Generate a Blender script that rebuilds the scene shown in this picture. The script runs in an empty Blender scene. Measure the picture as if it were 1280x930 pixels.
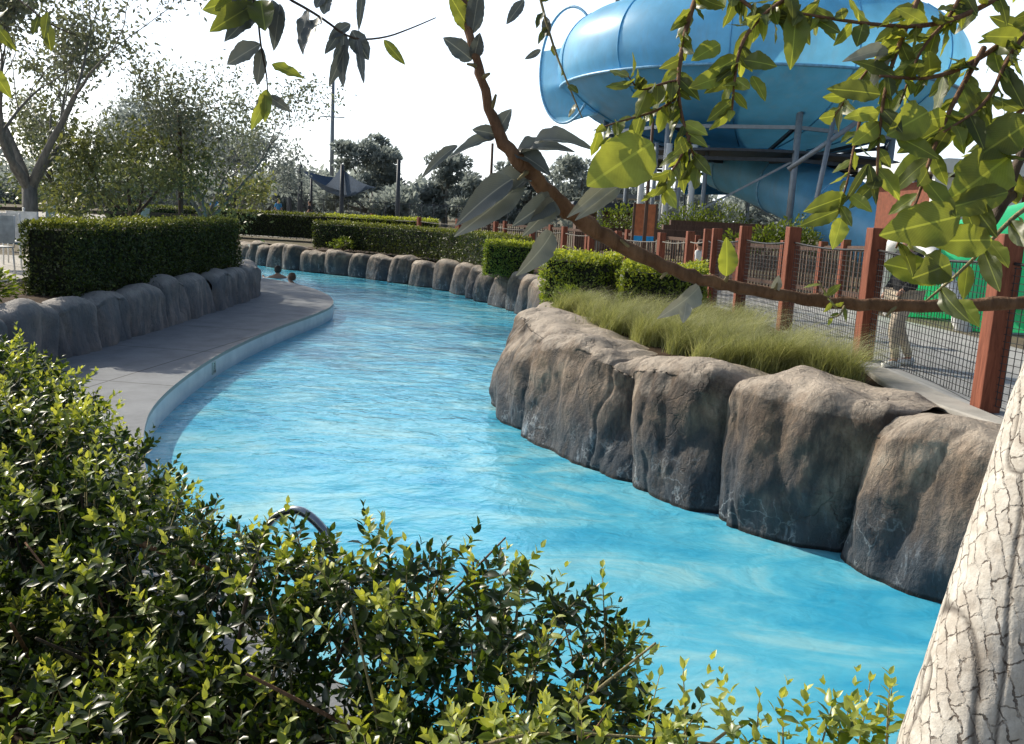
import bpy, bmesh, math, random
import numpy as np
from mathutils import Vector, Matrix, noise
from mathutils.geometry import delaunay_2d_cdt
random.seed(7); RNG = np.random.default_rng(7)
S = bpy.context.scene
COL = S.collection
R = math.radians
# ------------------------------------------------------------------ camera
F = 1108.0
_p = math.atan(197/1108.0); _ro = R(2.9)
CAM = np.array([0, 0, 2.15])
fw = np.array([0, math.cos(_p), -math.sin(_p)]); _U = np.array([0, math.sin(_p), math.cos(_p)]); _R = np.array([1., 0, 0])
rt = math.cos(_ro)*_R + math.sin(_ro)*_U; up = -math.sin(_ro)*_R + math.cos(_ro)*_U
def ray(x, y): return fw + rt*(x-640)/F + up*(465-y)/F
def P(x, y, z):
    d = ray(x, y); return CAM + d*((z-CAM[2])/d[2])
def PD(x, y, D): return CAM + ray(x, y)*D
cd = bpy.data.cameras.new('camera'); cam = bpy.data.objects.new('camera', cd); COL.objects.link(cam)
cam.matrix_world = Matrix(((rt[0], up[0], -fw[0], 0), (rt[1], up[1], -fw[1], 0), (rt[2], up[2], -fw[2], 2.15), (0, 0, 0, 1)))
cd.sensor_width = 36; cd.lens = F/1280*36; cd.clip_end = 6000; cd.clip_start = .05
S.camera = cam
S.view_settings.view_transform = 'Standard'; S.view_settings.look = 'None'; S.view_settings.exposure = 0
# ------------------------------------------------------------------ light
SUN_AZ = R(-53); SUN_EL = R(33)     # azimuth from +Y, negative = left
w = bpy.data.worlds.new('World'); S.world = w; w.use_nodes = True
nt = w.node_tree; bg = nt.nodes['Background']; sky = nt.nodes.new('ShaderNodeTexSky')
sky.sky_type = 'NISHITA'; sky.sun_disc = False; sky.sun_elevation = SUN_EL; sky.sun_rotation = SUN_AZ
sky.dust_density = 1.2; sky.air_density = 1.0; sky.ozone_density = 1.0
# bright summer haze around the sun side of the sky
_tc = nt.nodes.new('ShaderNodeTexCoord'); _dp = nt.nodes.new('ShaderNodeVectorMath'); _dp.operation = 'DOT_PRODUCT'
nt.links.new(_tc.outputs['Generated'], _dp.inputs[0]); _dp.inputs[1].default_value = (math.sin(SUN_AZ)*math.cos(SUN_EL), math.cos(SUN_AZ)*math.cos(SUN_EL), math.sin(SUN_EL))
_mr = nt.nodes.new('ShaderNodeMapRange'); _mr.interpolation_type = 'SMOOTHSTEP'; nt.links.new(_dp.outputs['Value'], _mr.inputs['Value'])
_mr.inputs['From Min'].default_value = -.3; _mr.inputs['From Max'].default_value = .3; _mr.inputs['To Min'].default_value = .03; _mr.inputs['To Max'].default_value = 1
_sp = nt.nodes.new('ShaderNodeSeparateXYZ'); nt.links.new(_tc.outputs['Generated'], _sp.inputs[0])
_el = nt.nodes.new('ShaderNodeMapRange'); _el.interpolation_type = 'SMOOTHSTEP'; nt.links.new(_sp.outputs[2], _el.inputs['Value'])
_el.inputs['From Min'].default_value = .3; _el.inputs['From Max'].default_value = .55; _el.inputs['To Min'].default_value = 1; _el.inputs['To Max'].default_value = .05
_mu = nt.nodes.new('ShaderNodeMath'); _mu.operation = 'MULTIPLY'; nt.links.new(_mr.outputs[0], _mu.inputs[0]); nt.links.new(_el.outputs[0], _mu.inputs[1])
_hz = nt.nodes.new('ShaderNodeVectorMath'); _hz.operation = 'SCALE'; _hz.inputs[0].default_value = (11.4, 12.6, 14.2); nt.links.new(_mu.outputs[0], _hz.inputs['Scale'])
_lb = nt.nodes.new('ShaderNodeMapRange'); _lb.interpolation_type = 'SMOOTHSTEP'; nt.links.new(_dp.outputs['Value'], _lb.inputs['Value'])
_lb.inputs['From Min'].default_value = .88; _lb.inputs['From Max'].default_value = .995; _lb.inputs['To Min'].default_value = 0; _lb.inputs['To Max'].default_value = 24
_l2 = nt.nodes.new('ShaderNodeVectorMath'); _l2.operation = 'SCALE'; _l2.inputs[0].default_value = (1, .97, .9); nt.links.new(_lb.outputs[0], _l2.inputs['Scale'])
_a0 = nt.nodes.new('ShaderNodeVectorMath'); _a0.operation = 'ADD'; nt.links.new(_l2.outputs[0], _a0.inputs[0]); nt.links.new(_hz.outputs[0], _a0.inputs[1])
_ad = nt.nodes.new('ShaderNodeVectorMath'); _ad.operation = 'ADD'; nt.links.new(sky.outputs[0], _ad.inputs[0]); nt.links.new(_a0.outputs[0], _ad.inputs[1])
nt.links.new(_ad.outputs[0], bg.inputs[0]); bg.inputs[1].default_value = 0.085
sl = bpy.data.lights.new('sun', 'SUN'); sl.energy = 5.0; sl.angle = R(.55); sl.color = (1, .91, .76)
so = bpy.data.objects.new('sun', sl); COL.objects.link(so)
sd = Vector((math.sin(SUN_AZ)*math.cos(SUN_EL), math.cos(SUN_AZ)*math.cos(SUN_EL), math.sin(SUN_EL)))
so.rotation_euler = sd.to_track_quat('Z', 'Y').to_euler(); so.location = (-20, 20, 30)
# ------------------------------------------------------------------ materials
class N:
    def __init__(s, name):
        s.m = bpy.data.materials.new(name); s.m.use_nodes = True; s.t = s.m.node_tree
        s.t.nodes.clear(); s.out = s.t.nodes.new('ShaderNodeOutputMaterial')
    def n(s, typ, ins=None, **kw):
        o = s.t.nodes.new('ShaderNode'+typ)
        for k, v in kw.items(): setattr(o, k, v)
        for k, v in (ins or {}).items():
            if isinstance(v, bpy.types.NodeSocket): s.t.links.new(v, o.inputs[k])
            else: o.inputs[k].default_value = v
        return o
    def pos(s, scale=(1, 1, 1), obj=False):
        o = s.n('NewGeometry').outputs['Position'] if not obj else s.n('TexCoord').outputs['Object']
        return s.n('Mapping', {'Vector': o, 'Scale': scale}).outputs[0]
    def noise(s, vec, scale, detail=4, rough=.55, dist=0):
        return s.n('TexNoise', {'Vector': vec, 'Scale': scale, 'Detail': detail, 'Roughness': rough, 'Distortion': dist}).outputs[0]
    def ramp(s, fac, stops):
        o = s.n('ValToRGB', {'Fac': fac}); e = o.color_ramp.elements
        while len(e) < len(stops): e.new(.5)
        for i, (p, c) in enumerate(stops):
            e[i].position = p; e[i].color = c if len(c) == 4 else (*c, 1)
        return o.outputs[0]
    def mix(s, f, a, b, mode='MIX'):
        o = s.n('MixRGB', {'Fac': f, 'Color1': a if isinstance(a, bpy.types.NodeSocket) else (*a, 1), 'Color2': b if isinstance(b, bpy.types.NodeSocket) else (*b, 1)})
        o.blend_type = mode; return o.outputs[0]
    def bump(s, h, st=.3, d=.02, nrm=None):
        i = {'Height': h, 'Strength': st, 'Distance': d}
        if nrm is not None: i['Normal'] = nrm
        return s.n('Bump', i).outputs[0]
    def math(s, op, a, b=0.):
        return s.n('Math', {0: a, 1: b}, operation=op).outputs[0]
    def pbsdf(s, col, rough=.6, nrm=None, spec=.4, metal=0):
        i = {'Base Color': col if isinstance(col, bpy.types.NodeSocket) else (*col, 1), 'Roughness': rough, 'Metallic': metal, 'Specular IOR Level': spec}
        if nrm is not None: i['Normal'] = nrm
        return s.n('BsdfPrincipled', i).outputs[0]
    def done(s, sh):
        s.t.links.new(sh, s.out.inputs[0]); return s.m
def plain(name, col, rough=.6, scale=8, var=.25, bump=.15, metal=0, spec=.4):
    k = N(name); v = k.pos(); a = k.noise(v, scale, 5)
    c0 = tuple(x*(1-var) for x in col); c1 = tuple(min(1, x*(1+var)) for x in col)
    c = k.ramp(a, [(.3, c0), (.7, c1)])
    return k.done(k.pbsdf(c, rough, k.bump(k.noise(v, scale*5, 4), bump, .01), spec, metal))
def leafmat(name, stops, rough=.45, trans=.4, tcol=None, spec=.35, veins=False):
    k = N(name)
    at = k.n('Attribute', attribute_name='tint').outputs['Fac']
    c = k.ramp(at, stops)
    v = k.pos()
    c = k.mix(k.math('MULTIPLY', k.noise(v, 60, 3), .5), c, tuple(x*.5 for x in stops[0][1][:3]))
    nrm = None
    if veins:
        uv = k.n('TexCoord').outputs['UV']
        sp = k.n('SeparateXYZ', {0: uv})
        ax = k.math('ABSOLUTE', k.math('SUBTRACT', sp.outputs[0], .5))
        ph = k.math('SUBTRACT', k.math('MULTIPLY', sp.outputs[1], 60.), k.math('MULTIPLY', ax, 55.))
        vn = k.math('POWER', k.math('ABSOLUTE', k.math('SINE', ph)), 8.)
        mid = k.math('LESS_THAN', ax, .022)
        m = k.math('MAXIMUM', k.math('MULTIPLY', vn, k.math('MULTIPLY', k.noise(v, 40, 2), .08)), k.math('MULTIPLY', mid, .3))
        c = k.mix(m, c, tuple(min(1, q*1.6) for q in stops[-1][1])); nrm = k.bump(m, .2, .0006)
    b = k.pbsdf(c, rough, nrm, spec)
    tc = k.mix(1.0, c, tcol or (1.6, 1.5, .5), 'MULTIPLY')
    tr = k.n('BsdfTranslucent', {'Color': tc})
    return k.done(k.n('MixShader', {0: trans, 1: b, 2: tr.outputs[0]}).outputs[0])
G = {}
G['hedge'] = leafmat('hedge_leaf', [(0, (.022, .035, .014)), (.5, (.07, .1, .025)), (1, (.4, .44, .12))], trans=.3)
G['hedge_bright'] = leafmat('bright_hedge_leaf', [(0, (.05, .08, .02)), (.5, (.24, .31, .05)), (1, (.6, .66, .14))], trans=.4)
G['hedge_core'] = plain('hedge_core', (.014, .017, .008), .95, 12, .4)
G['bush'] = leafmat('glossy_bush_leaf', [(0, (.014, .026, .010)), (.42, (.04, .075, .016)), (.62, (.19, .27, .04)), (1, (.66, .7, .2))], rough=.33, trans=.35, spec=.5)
G['canopy'] = leafmat('canopy_leaf', [(0, (.06, .075, .05)), (.45, (.15, .18, .065)), (.8, (.27, .31, .09)), (1, (.44, .48, .14))], rough=.36, trans=.5, veins=True, tcol=(1.6, 1.5, .5))
G['dry_flare_leaf'] = leafmat('withered_flare_grey_leaf', [(0, (.13, .15, .155)), (1, (.5, .48, .4))], rough=.42, trans=.15, veins=True, tcol=(1.0, 1.05, .9))  # withered leaves, and leaves whose lens-flare grey is put into the colour
G['tree_grey'] = leafmat('grey_green_leaf', [(0, (.16, .18, .16)), (.6, (.27, .29, .21)), (1, (.5, .52, .28))], trans=.35, tcol=(1.2, 1.2, .7))
G['tree_far'] = leafmat('haze_tinted_leaf', [(0, (.24, .28, .28)), (1, (.5, .54, .48))], trans=.5, tcol=(1.15, 1.15, 1.1), rough=.9, spec=.1)  # distance haze put into the colour: pale, bluish, extra translucent
G['tree_yel'] = leafmat('yellowish_leaf', [(0, (.1, .115, .07)), (.6, (.2, .22, .1)), (1, (.45, .46, .18))], trans=.35, tcol=(1.2, 1.2, .6))
G['grass'] = leafmat('ornamental_grass', [(0, (.2, .23, .08)), (.5, (.56, .56, .3)), (1, (.88, .83, .62))], trans=.4, rough=.7, tcol=(1.3, 1.3, .7))
G['shrub'] = leafmat('shrub_leaf', [(0, (.04, .08, .02)), (1, (.3, .38, .06))], trans=.4)
def bark(name, c0, c1, sc=14):
    k = N(name); v = k.pos((1, 1, .25)); a = k.noise(v, sc, 6, .6)
    c = k.ramp(a, [(.3, c0), (.7, c1)])
    return k.done(k.pbsdf(c, .85, k.bump(a, .7, .02), .2))
G['twig'] = bark('twig_bark', (.13, .07, .042), (.3, .175, .105), 60)
G['twig_pale'] = bark('pale_twig_bark', (.2, .17, .09), (.42, .36, .2), 60)
G['bark_grey'] = bark('grey_bark', (.13, .125, .115), (.29, .27, .24))
G['bark_dark'] = bark('dark_bark', (.05, .038, .03), (.13, .1, .075), 30)
# trunk bark with plates
k = N('plated_bark')
at = k.n('Attribute', attribute_name='crack').outputs['Fac']; uvv = k.n('Attribute', attribute_name='bark_uv').outputs['Vector']
sep = k.n('SeparateXYZ', {0: uvv}); v = k.pos(); n1 = k.noise(v, 45, 6, .65); n2 = k.noise(v, 170, 5, .7)
w1 = k.math('MULTIPLY', k.math('SUBTRACT', k.noise(uvv, 16, 6, .65), .5), .05); w2 = k.math('MULTIPLY', k.math('SUBTRACT', k.noise(k.n('Mapping', {'Vector': uvv, 'Location': (3, 5, 2)}).outputs[0], 15, 6, .65), .5), .055)
U_ = k.math('ADD', k.math('ADD', sep.outputs[0], k.math('MULTIPLY', sep.outputs[1], .6)), w1); W_ = k.math('ADD', k.math('SUBTRACT', sep.outputs[1], k.math('MULTIPLY', sep.outputs[0], .75)), w2)
bv = k.n('CombineXYZ', {0: W_, 1: U_}).outputs[0]
bt = k.n('TexBrick', {'Vector': bv, 'Scale': 1., 'Mortar Size': .002, 'Mortar Smooth': .5, 'Bias': 0., 'Brick Width': .048, 'Row Height': .027, 'Color1': (0, 0, 0, 1), 'Color2': (1, 1, 1, 1), 'Mortar': (.5, .5, .5, 1)}, offset=.43, offset_frequency=2, squash=1.3, squash_frequency=3)
mort = k.math('MULTIPLY', bt.outputs['Fac'], k.n('MapRange', {'Value': k.noise(uvv, 38, 3), 'From Min': .42, 'From Max': .56}).outputs[0]); cell = bt.outputs['Color']
c = k.ramp(n1, [(.3, (.5, .46, .4)), (.7, (.8, .76, .69))])
c = k.mix(k.math('MULTIPLY', n2, .35), c, (.3, .26, .21))
c = k.mix(k.mix(1., cell, (.28, .28, .28), 'MULTIPLY'), c, (.42, .36, .3))
c = k.mix(k.ramp(k.noise(uvv, 9, 6, .7), [(.48, (0, 0, 0)), (.66, (.6,)*3)]), c, (.3, .24, .19)); c = k.mix(k.math('MULTIPLY', mort, .85), c, (.09, .065, .05)); c = k.mix(at, c, (.03, .02, .016))
hh = k.math('SUBTRACT', k.math('ADD', k.math('MULTIPLY', n1, .5), k.math('MULTIPLY', n2, .35)), k.math('MULTIPLY', mort, 1.2))
hh = k.math('ADD', hh, k.math('MULTIPLY', k.n('SeparateColor', {0: cell}).outputs[0], 1.6))
hh = k.math('ADD', hh, k.math('MULTIPLY', k.noise(uvv, 12, 5, .7), 1.5))
G['bark_plate'] = k.done(k.pbsdf(c, .9, k.bump(hh, .9, .004), .2))
# rock
def rockmat(name, tone=1.0, lower=True):
    k = N(name); v = k.pos(); vs = k.pos((1, 1, .3))
    z = k.n('SeparateXYZ', {0: k.n('NewGeometry').outputs['Position']}).outputs[2]
    big = k.noise(v, 1.7, 6, .6, .4); st = k.noise(vs, 7, 6, .65, .3); fine = k.noise(v, 26, 8, .7)
    c = k.ramp(big, [(.36, (.06*tone, .042*tone, .032*tone)), (.5, (.23*tone, .165*tone, .115*tone)), (.68, (.43*tone, .345*tone, .27*tone))])
    c = k.mix(k.ramp(st, [(.42, (0, 0, 0)), (.6, (.85,)*3)]), c, (.06*tone, .052*tone, .048*tone))
    c = k.mix(k.math('MULTIPLY', fine, .55), c, (.33*tone, .28*tone, .24*tone), 'OVERLAY')
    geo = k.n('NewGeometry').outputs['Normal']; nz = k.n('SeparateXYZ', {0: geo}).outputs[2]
    sunlit_top = k.ramp(k.math('ADD', k.math('MULTIPLY', nz, .7), k.math('MULTIPLY', fine, .3)), [(.45, (0, 0, 0)), (.75, (.75,)*3)])  # upward faces paler: sun on the tops put into the colour
    c = k.mix(sunlit_top, c, (.56*tone, .48*tone, .39*tone))
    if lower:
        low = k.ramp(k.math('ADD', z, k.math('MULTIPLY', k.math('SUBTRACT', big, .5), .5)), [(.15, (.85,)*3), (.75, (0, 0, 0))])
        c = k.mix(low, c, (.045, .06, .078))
        vd = k.n('TexVoronoi', {'Vector': k.n('Mapping', {'Vector': k.n('NewGeometry').outputs['Position'], 'Rotation': (.3, .5, .2)}).outputs[0], 'Scale': 4.2}, feature='DISTANCE_TO_EDGE').outputs[0]
        wv = k.n('VectorMath', {0: v, 1: k.n('TexNoise', {'Vector': v, 'Scale': 3.5, 'Detail': 5}).outputs[1]}, operation='ADD').outputs[0]
        vd = k.n('TexVoronoi', {'Vector': wv, 'Scale': 3.1}, feature='DISTANCE_TO_EDGE').outputs[0]
        ln = k.ramp(k.math('ADD', vd, k.math('MULTIPLY', k.noise(v, 30, 4), .05)), [(.02, (.8,)*3), (.075, (0, 0, 0))])
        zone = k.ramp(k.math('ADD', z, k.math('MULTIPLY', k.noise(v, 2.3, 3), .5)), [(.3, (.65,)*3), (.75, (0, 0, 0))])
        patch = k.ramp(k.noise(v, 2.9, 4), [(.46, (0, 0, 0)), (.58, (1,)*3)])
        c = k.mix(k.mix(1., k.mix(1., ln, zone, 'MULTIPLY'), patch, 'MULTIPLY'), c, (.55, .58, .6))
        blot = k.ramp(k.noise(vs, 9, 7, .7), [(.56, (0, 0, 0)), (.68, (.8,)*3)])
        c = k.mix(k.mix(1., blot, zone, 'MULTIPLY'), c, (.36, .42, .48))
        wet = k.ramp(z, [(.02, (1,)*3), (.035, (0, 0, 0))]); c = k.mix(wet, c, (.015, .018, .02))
    pit = k.ramp(k.noise(k.pos((1, 1, .45)), 8, 7, .75), [(.36, (.8,)*3), (.46, (0, 0, 0))]); c = k.mix(k.mix(1., pit, (.6, .6, .6), 'MULTIPLY'), c, (.06, .045, .035))
    h = k.math('ADD', k.math('MULTIPLY', fine, .8), k.math('MULTIPLY', k.noise(v, 9, 8, .7), .45))
    vc = k.noise(v, 55, 5, .7)
    crk = k.n('TexVoronoi', {'Vector': k.n('VectorMath', {0: k.pos((1, 1, .55)), 1: k.n('TexNoise', {'Vector': v, 'Scale': 2.5, 'Detail': 6}).outputs[1]}, operation='ADD').outputs[0], 'Scale': 2.4}, feature='DISTANCE_TO_EDGE').outputs[0]
    cm = k.ramp(crk, [(0, (1,)*3), (.035, (0, 0, 0))])
    msk = k.ramp(k.noise(v, 1.9, 3), [(.5, (0, 0, 0)), (.62, (1,)*3)])
    cm = k.mix(1., cm, msk, 'MULTIPLY')
    c = k.mix(k.mix(1., cm, (.45, .45, .45), 'MULTIPLY'), c, (.04, .03, .025))
    h = k.math('SUBTRACT', k.math('ADD', h, k.math('MULTIPLY', k.noise(k.pos((1, 1, .35)), 11, 7, .7, .8), 1.1)), k.math('MULTIPLY', cm, .35))
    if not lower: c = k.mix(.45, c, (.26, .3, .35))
    return k.done(k.pbsdf(c, .75, k.bump(h, .8, .04), .3))
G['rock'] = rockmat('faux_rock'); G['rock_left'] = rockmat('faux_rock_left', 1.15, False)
# ground etc
def groundmat(name, c0, c1, c2, s=.6):
    k = N(name); v = k.pos(); a = k.noise(v, s, 6, .6); b = k.noise(v, 18, 6, .7)
    c = k.ramp(a, [(.3, c0), (.5, c1), (.7, c2)]); c = k.mix(k.math('MULTIPLY', b, .5), c, c0)
    return k.done(k.pbsdf(c, .95, k.bump(b, .8, .03), .15))
G['ground'] = groundmat('dry_ground', (.12, .1, .07), (.2, .17, .12), (.15, .16, .08))
G['soil'] = groundmat('mulch_soil', (.035, .022, .014), (.075, .05, .032), (.12, .08, .05), 5)
def concrete(name, col, sc=3, joint=0):
    k = N(name); v = k.pos(); a = k.noise(v, sc, 7, .65); b = k.noise(v, 70, 3)
    c = k.ramp(a, [(.25, tuple(x*.72 for x in col)), (.55, col), (.8, tuple(min(1, x*1.18) for x in col))])
    sp = k.ramp(k.noise(v, 1.3, 8, .7), [(.55, (0, 0, 0)), (.7, (.35,)*3)])
    c = k.mix(sp, c, tuple(x*.55 for x in col))
    if joint:
        jb = k.n('TexBrick', {'Vector': k.n('Mapping', {'Vector': k.n('NewGeometry').outputs['Position'], 'Rotation': (0, 0, .12)}).outputs[0], 'Scale': 1., 'Mortar Size': .009, 'Brick Width': 2.6, 'Row Height': 2.1}, offset=0.).outputs['Fac']
        c = k.mix(jb, c, tuple(x*.3 for x in col))
    return k.done(k.pbsdf(c, .8, k.bump(k.math('ADD', b, a), .35, .008), .3))
G['deck'] = concrete('pool_deck_concrete', (.25, .265, .285), 3, 1); G['path'] = concrete('path_concrete', (.4, .4, .39), 1.5, 1)
G['kerb'] = concrete('kerb_concrete', (.42, .4, .36), 5)
G['patio'] = concrete('patio_concrete', (.45, .42, .37), 1)
# tiled pool band
k = N('pool_band_tile'); v = k.pos()
a = k.noise(v, 4, 5); z = k.n('SeparateXYZ', {0: v}).outputs[2]
c = k.ramp(a, [(.3, (.62, .64, .66)), (.7, (.78, .79, .8))])
c = k.mix(k.ramp(k.math('ADD', z, k.math('MULTIPLY', a, .06)), [(.04, (.7,)*3), (.12, (0, 0, 0))]), c, (.32, .5, .6))
c = k.mix(k.ramp(z, [(.205, (0, 0, 0)), (.215, (1,)*3)]), c, (.3, .29, .27))
G['band'] = k.done(k.pbsdf(c, .35, k.bump(k.noise(v, 30, 3), .1, .004), .5))
# water
k = N('pool_water'); v = k.pos((1., 1.25, 1.)); sep = k.n('SeparateXYZ', {0: k.n('NewGeometry').outputs['Position']})
n1 = k.noise(v, 1.1, 3, .5, .8); n2 = k.noise(v, 4.2, 4, .55, .6); n3 = k.noise(v, 15, 3, .5, .3)
h = k.math('ADD', k.math('ADD', k.math('MULTIPLY', n1, 1.2), k.math('MULTIPLY', n2, .75)), k.math('MULTIPLY', n3, .16))
calm = k.n('MapRange', {'Value': sep.outputs[1], 'From Min': 3.5, 'From Max': 10., 'To Min': .2, 'To Max': 1.}).outputs[0]
nm = k.n('Bump', {'Height': h, 'Strength': k.math('MULTIPLY', calm, .55), 'Distance': .09}).outputs[0]
fr = k.n('Fresnel', {'IOR': 1.33, 'Normal': nm}).outputs[0]
body = k.ramp(k.noise(k.pos((1, 2.1, 1)), .75, 5, .6, 1.2), [(.34, (.06, .54, .86)), (.5, (.15, .7, .96)), (.68, (.44, .9, .99))])
dif = k.n('BsdfDiffuse', {'Color': body, 'Normal': nm}).outputs[0]
tr = k.n('BsdfTransparent', {'Color': (.72, .97, 1, 1)}).outputs[0]
gl = k.n('BsdfGlossy', {'Color': (.84, .96, 1, 1), 'Roughness': .14, 'Normal': nm}).outputs[0]
m1 = k.n('MixShader', {0: .68, 1: tr, 2: dif}).outputs[0]
G['water'] = k.done(k.n('MixShader', {0: fr, 1: m1, 2: gl}).outputs[0])
k = N('pool_floor_plaster_caustics'); v = k.pos((1, 1.8, 1))
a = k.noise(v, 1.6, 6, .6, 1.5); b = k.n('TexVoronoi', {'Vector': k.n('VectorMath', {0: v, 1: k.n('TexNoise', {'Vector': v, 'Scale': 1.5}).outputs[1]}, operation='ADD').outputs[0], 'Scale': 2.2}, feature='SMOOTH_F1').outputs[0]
c = k.ramp(k.math('ADD', k.math('MULTIPLY', a, .7), k.math('MULTIPLY', b, .3)), [(.3, (.1, .5, .68)), (.5, (.22, .7, .84)), (.68, (.6, .92, .96))])  # caustic light patches painted into the plaster colour
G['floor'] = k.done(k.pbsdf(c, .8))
# manmade
def wood(name, c0, c1):
    k = N(name); v = k.pos((6, 6, .7)); a = k.noise(v, 6, 7, .65, .5)
    c = k.ramp(a, [(.3, c0), (.7, c1)])
    return k.done(k.pbsdf(c, .7, k.bump(a, .4, .006), .25))
G['redwood'] = wood('redwood_stain', (.12, .035, .02), (.3, .1, .055))
G['wood_dark'] = wood('weathered_wood', (.06, .035, .025), (.15, .09, .065))
G['wood_grey'] = wood('grey_wood', (.18, .15, .12), (.32, .28, .23))
G['black'] = plain('black_wire', (.02, .02, .022), .5)
G['steel'] = plain('steel_rail', (.5, .53, .56), .25, 10, .1, .02, 1)
G['galv'] = plain('galvanised_steel', (.27, .3, .33), .5, 6, .15, .05, .3)
G['darksteel'] = plain('dark_steel', (.05, .06, .075), .6)
def fibre(name, col, tr=.0, rough=.38):
    k = N(name); v = k.pos(); a = k.noise(v, .8, 5)
    c = k.ramp(a, [(.3, tuple(x*.8 for x in col)), (.7, tuple(min(1, x*1.15) for x in col))])
    c = k.mix(k.ramp(k.noise(k.pos((1, 1, .2)), 2.5, 6, .7), [(.5, (0, 0, 0)), (.75, (.3,)*3)]), c, (.25, .33, .4))
    b = k.pbsdf(c, rough, k.bump(k.noise(v, 3, 3), .05, .02), .5)
    if tr:
        b = k.n('MixShader', {0: tr, 1: b, 2: k.n('BsdfTranslucent', {'Color': k.mix(1., c, (1.4, 1.4, 1.3), 'MULTIPLY')}).outputs[0]}).outputs[0]
    return k.done(b)
G['blue'] = fibre('blue_fibreglass', (.18, .52, .78), .3); G['blue_shaded'] = fibre('blue_fibreglass_shaded', (.09, .34, .56), .1)  # second blue is a darker copy: shade under the bowl put into its colour
G['blue_seam'] = plain('blue_seam_flange', (.2, .45, .68), .4)
G['sail'] = plain('dark_blue_sail', (.05, .085, .14), .8); G['canopyblue'] = plain('bright_blue_canopy', (.02, .3, .62), .7)
G['green'] = fibre('green_fibreglass', (.05, .72, .3), .25, .4)
G['white'] = plain('white_paint', (.75, .75, .73), .5, 4, .08)
G['orange'] = plain('orange_brown_board', (.42, .13, .05), .6)
G['brown'] = plain('brown_red_siding', (.2, .06, .03), .7)
G['glassdark'] = plain('dark_window_glass', (.06, .08, .1), .08, 2, .2, 0, 0, .8)
G['terracotta'] = plain('terracotta', (.4, .13, .06), .8)
G['stonepost'] = plain('pale_stone', (.4, .38, .34), .9)
G['skin'] = plain('skin', (.5, .27, .18), .55, 20, .08); G['hair'] = plain('dark_hair', (.03, .02, .015), .6); G['hair_brown'] = plain('brown_hair', (.13, .065, .035), .6)
G['cl_white'] = plain('white_cloth', (.75, .75, .73), .9); G['cl_black'] = plain('black_cloth', (.018, .02, .025), .75, 12, .4, .5); G['cl_beige'] = plain('beige_cloth', (.5, .42, .32), .9, 10, .2, .4)
G['cl_blue'] = plain('blue_cloth', (.06, .25, .5), .9); G['cl_orange'] = plain('rust_cloth', (.35, .1, .04), .9); G['cl_grey'] = plain('grey_cloth', (.2, .22, .25), .9)
G['tan'] = plain('tan_wall', (.42, .36, .28), .9, 1); G['rope'] = plain('grey_rope', (.2, .19, .17), .9, 30)
# ------------------------------------------------------------------ mesh helpers
def link(o, parent=None):
    COL.objects.link(o)
    if parent: o.parent = parent
    return o
def tag(o, label=None, cat=None, group=None, kind=None):
    if label: o['label'] = label
    if cat: o['category'] = cat
    if group: o['group'] = group
    if kind: o['kind'] = kind
    return o
def empty(name, loc, label, cat, group=None, rz=0):
    o = bpy.data.objects.new(name, None); o.location = [float(x) for x in loc]; o.rotation_euler = (0, 0, rz); COL.objects.link(o)
    return tag(o, label, cat, group)
def local(parent):
    return Vector(parent.location) if parent and parent.parent is None else (Vector(parent.location)+Vector(parent.parent.location) if parent else Vector((0, 0, 0)))
def quadmesh(name, V, Q, mat, parent=None, tint=None, uv=None, smooth=True, attr='tint', world=True):
    V = np.asarray(V, dtype=np.float32).reshape(-1, 3); Q = np.asarray(Q, dtype=np.int32); kk = Q.shape[1]
    if parent is not None and world: V = V - np.array(origin(parent), dtype=np.float32)
    me = bpy.data.meshes.new(name); me.vertices.add(len(V)); me.vertices.foreach_set('co', V.ravel())
    me.loops.add(Q.size); me.loops.foreach_set('vertex_index', Q.ravel())
    me.polygons.add(len(Q)); me.polygons.foreach_set('loop_start', np.arange(0, Q.size, kk, dtype=np.int32)); me.polygons.foreach_set('loop_total', np.full(len(Q), kk, dtype=np.int32))
    if smooth: me.polygons.foreach_set('use_smooth', np.ones(len(Q), dtype=bool))
    if tint is not None:
        a = me.attributes.new(attr, 'FLOAT', 'POINT'); a.data.foreach_set('value', np.asarray(tint, dtype=np.float32))
    if uv is not None:
        u = me.uv_layers.new(name='UVMap'); u.data.foreach_set('uv', np.asarray(uv, dtype=np.float32)[Q.ravel()].ravel())
    me.materials.append(mat); me.update(calc_edges=True)
    return link(bpy.data.objects.new(name, me), parent)
def origin(o):
    v = Vector((0, 0, 0))
    while o is not None: v = v + Vector(o.location); o = o.parent
    return v
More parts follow.
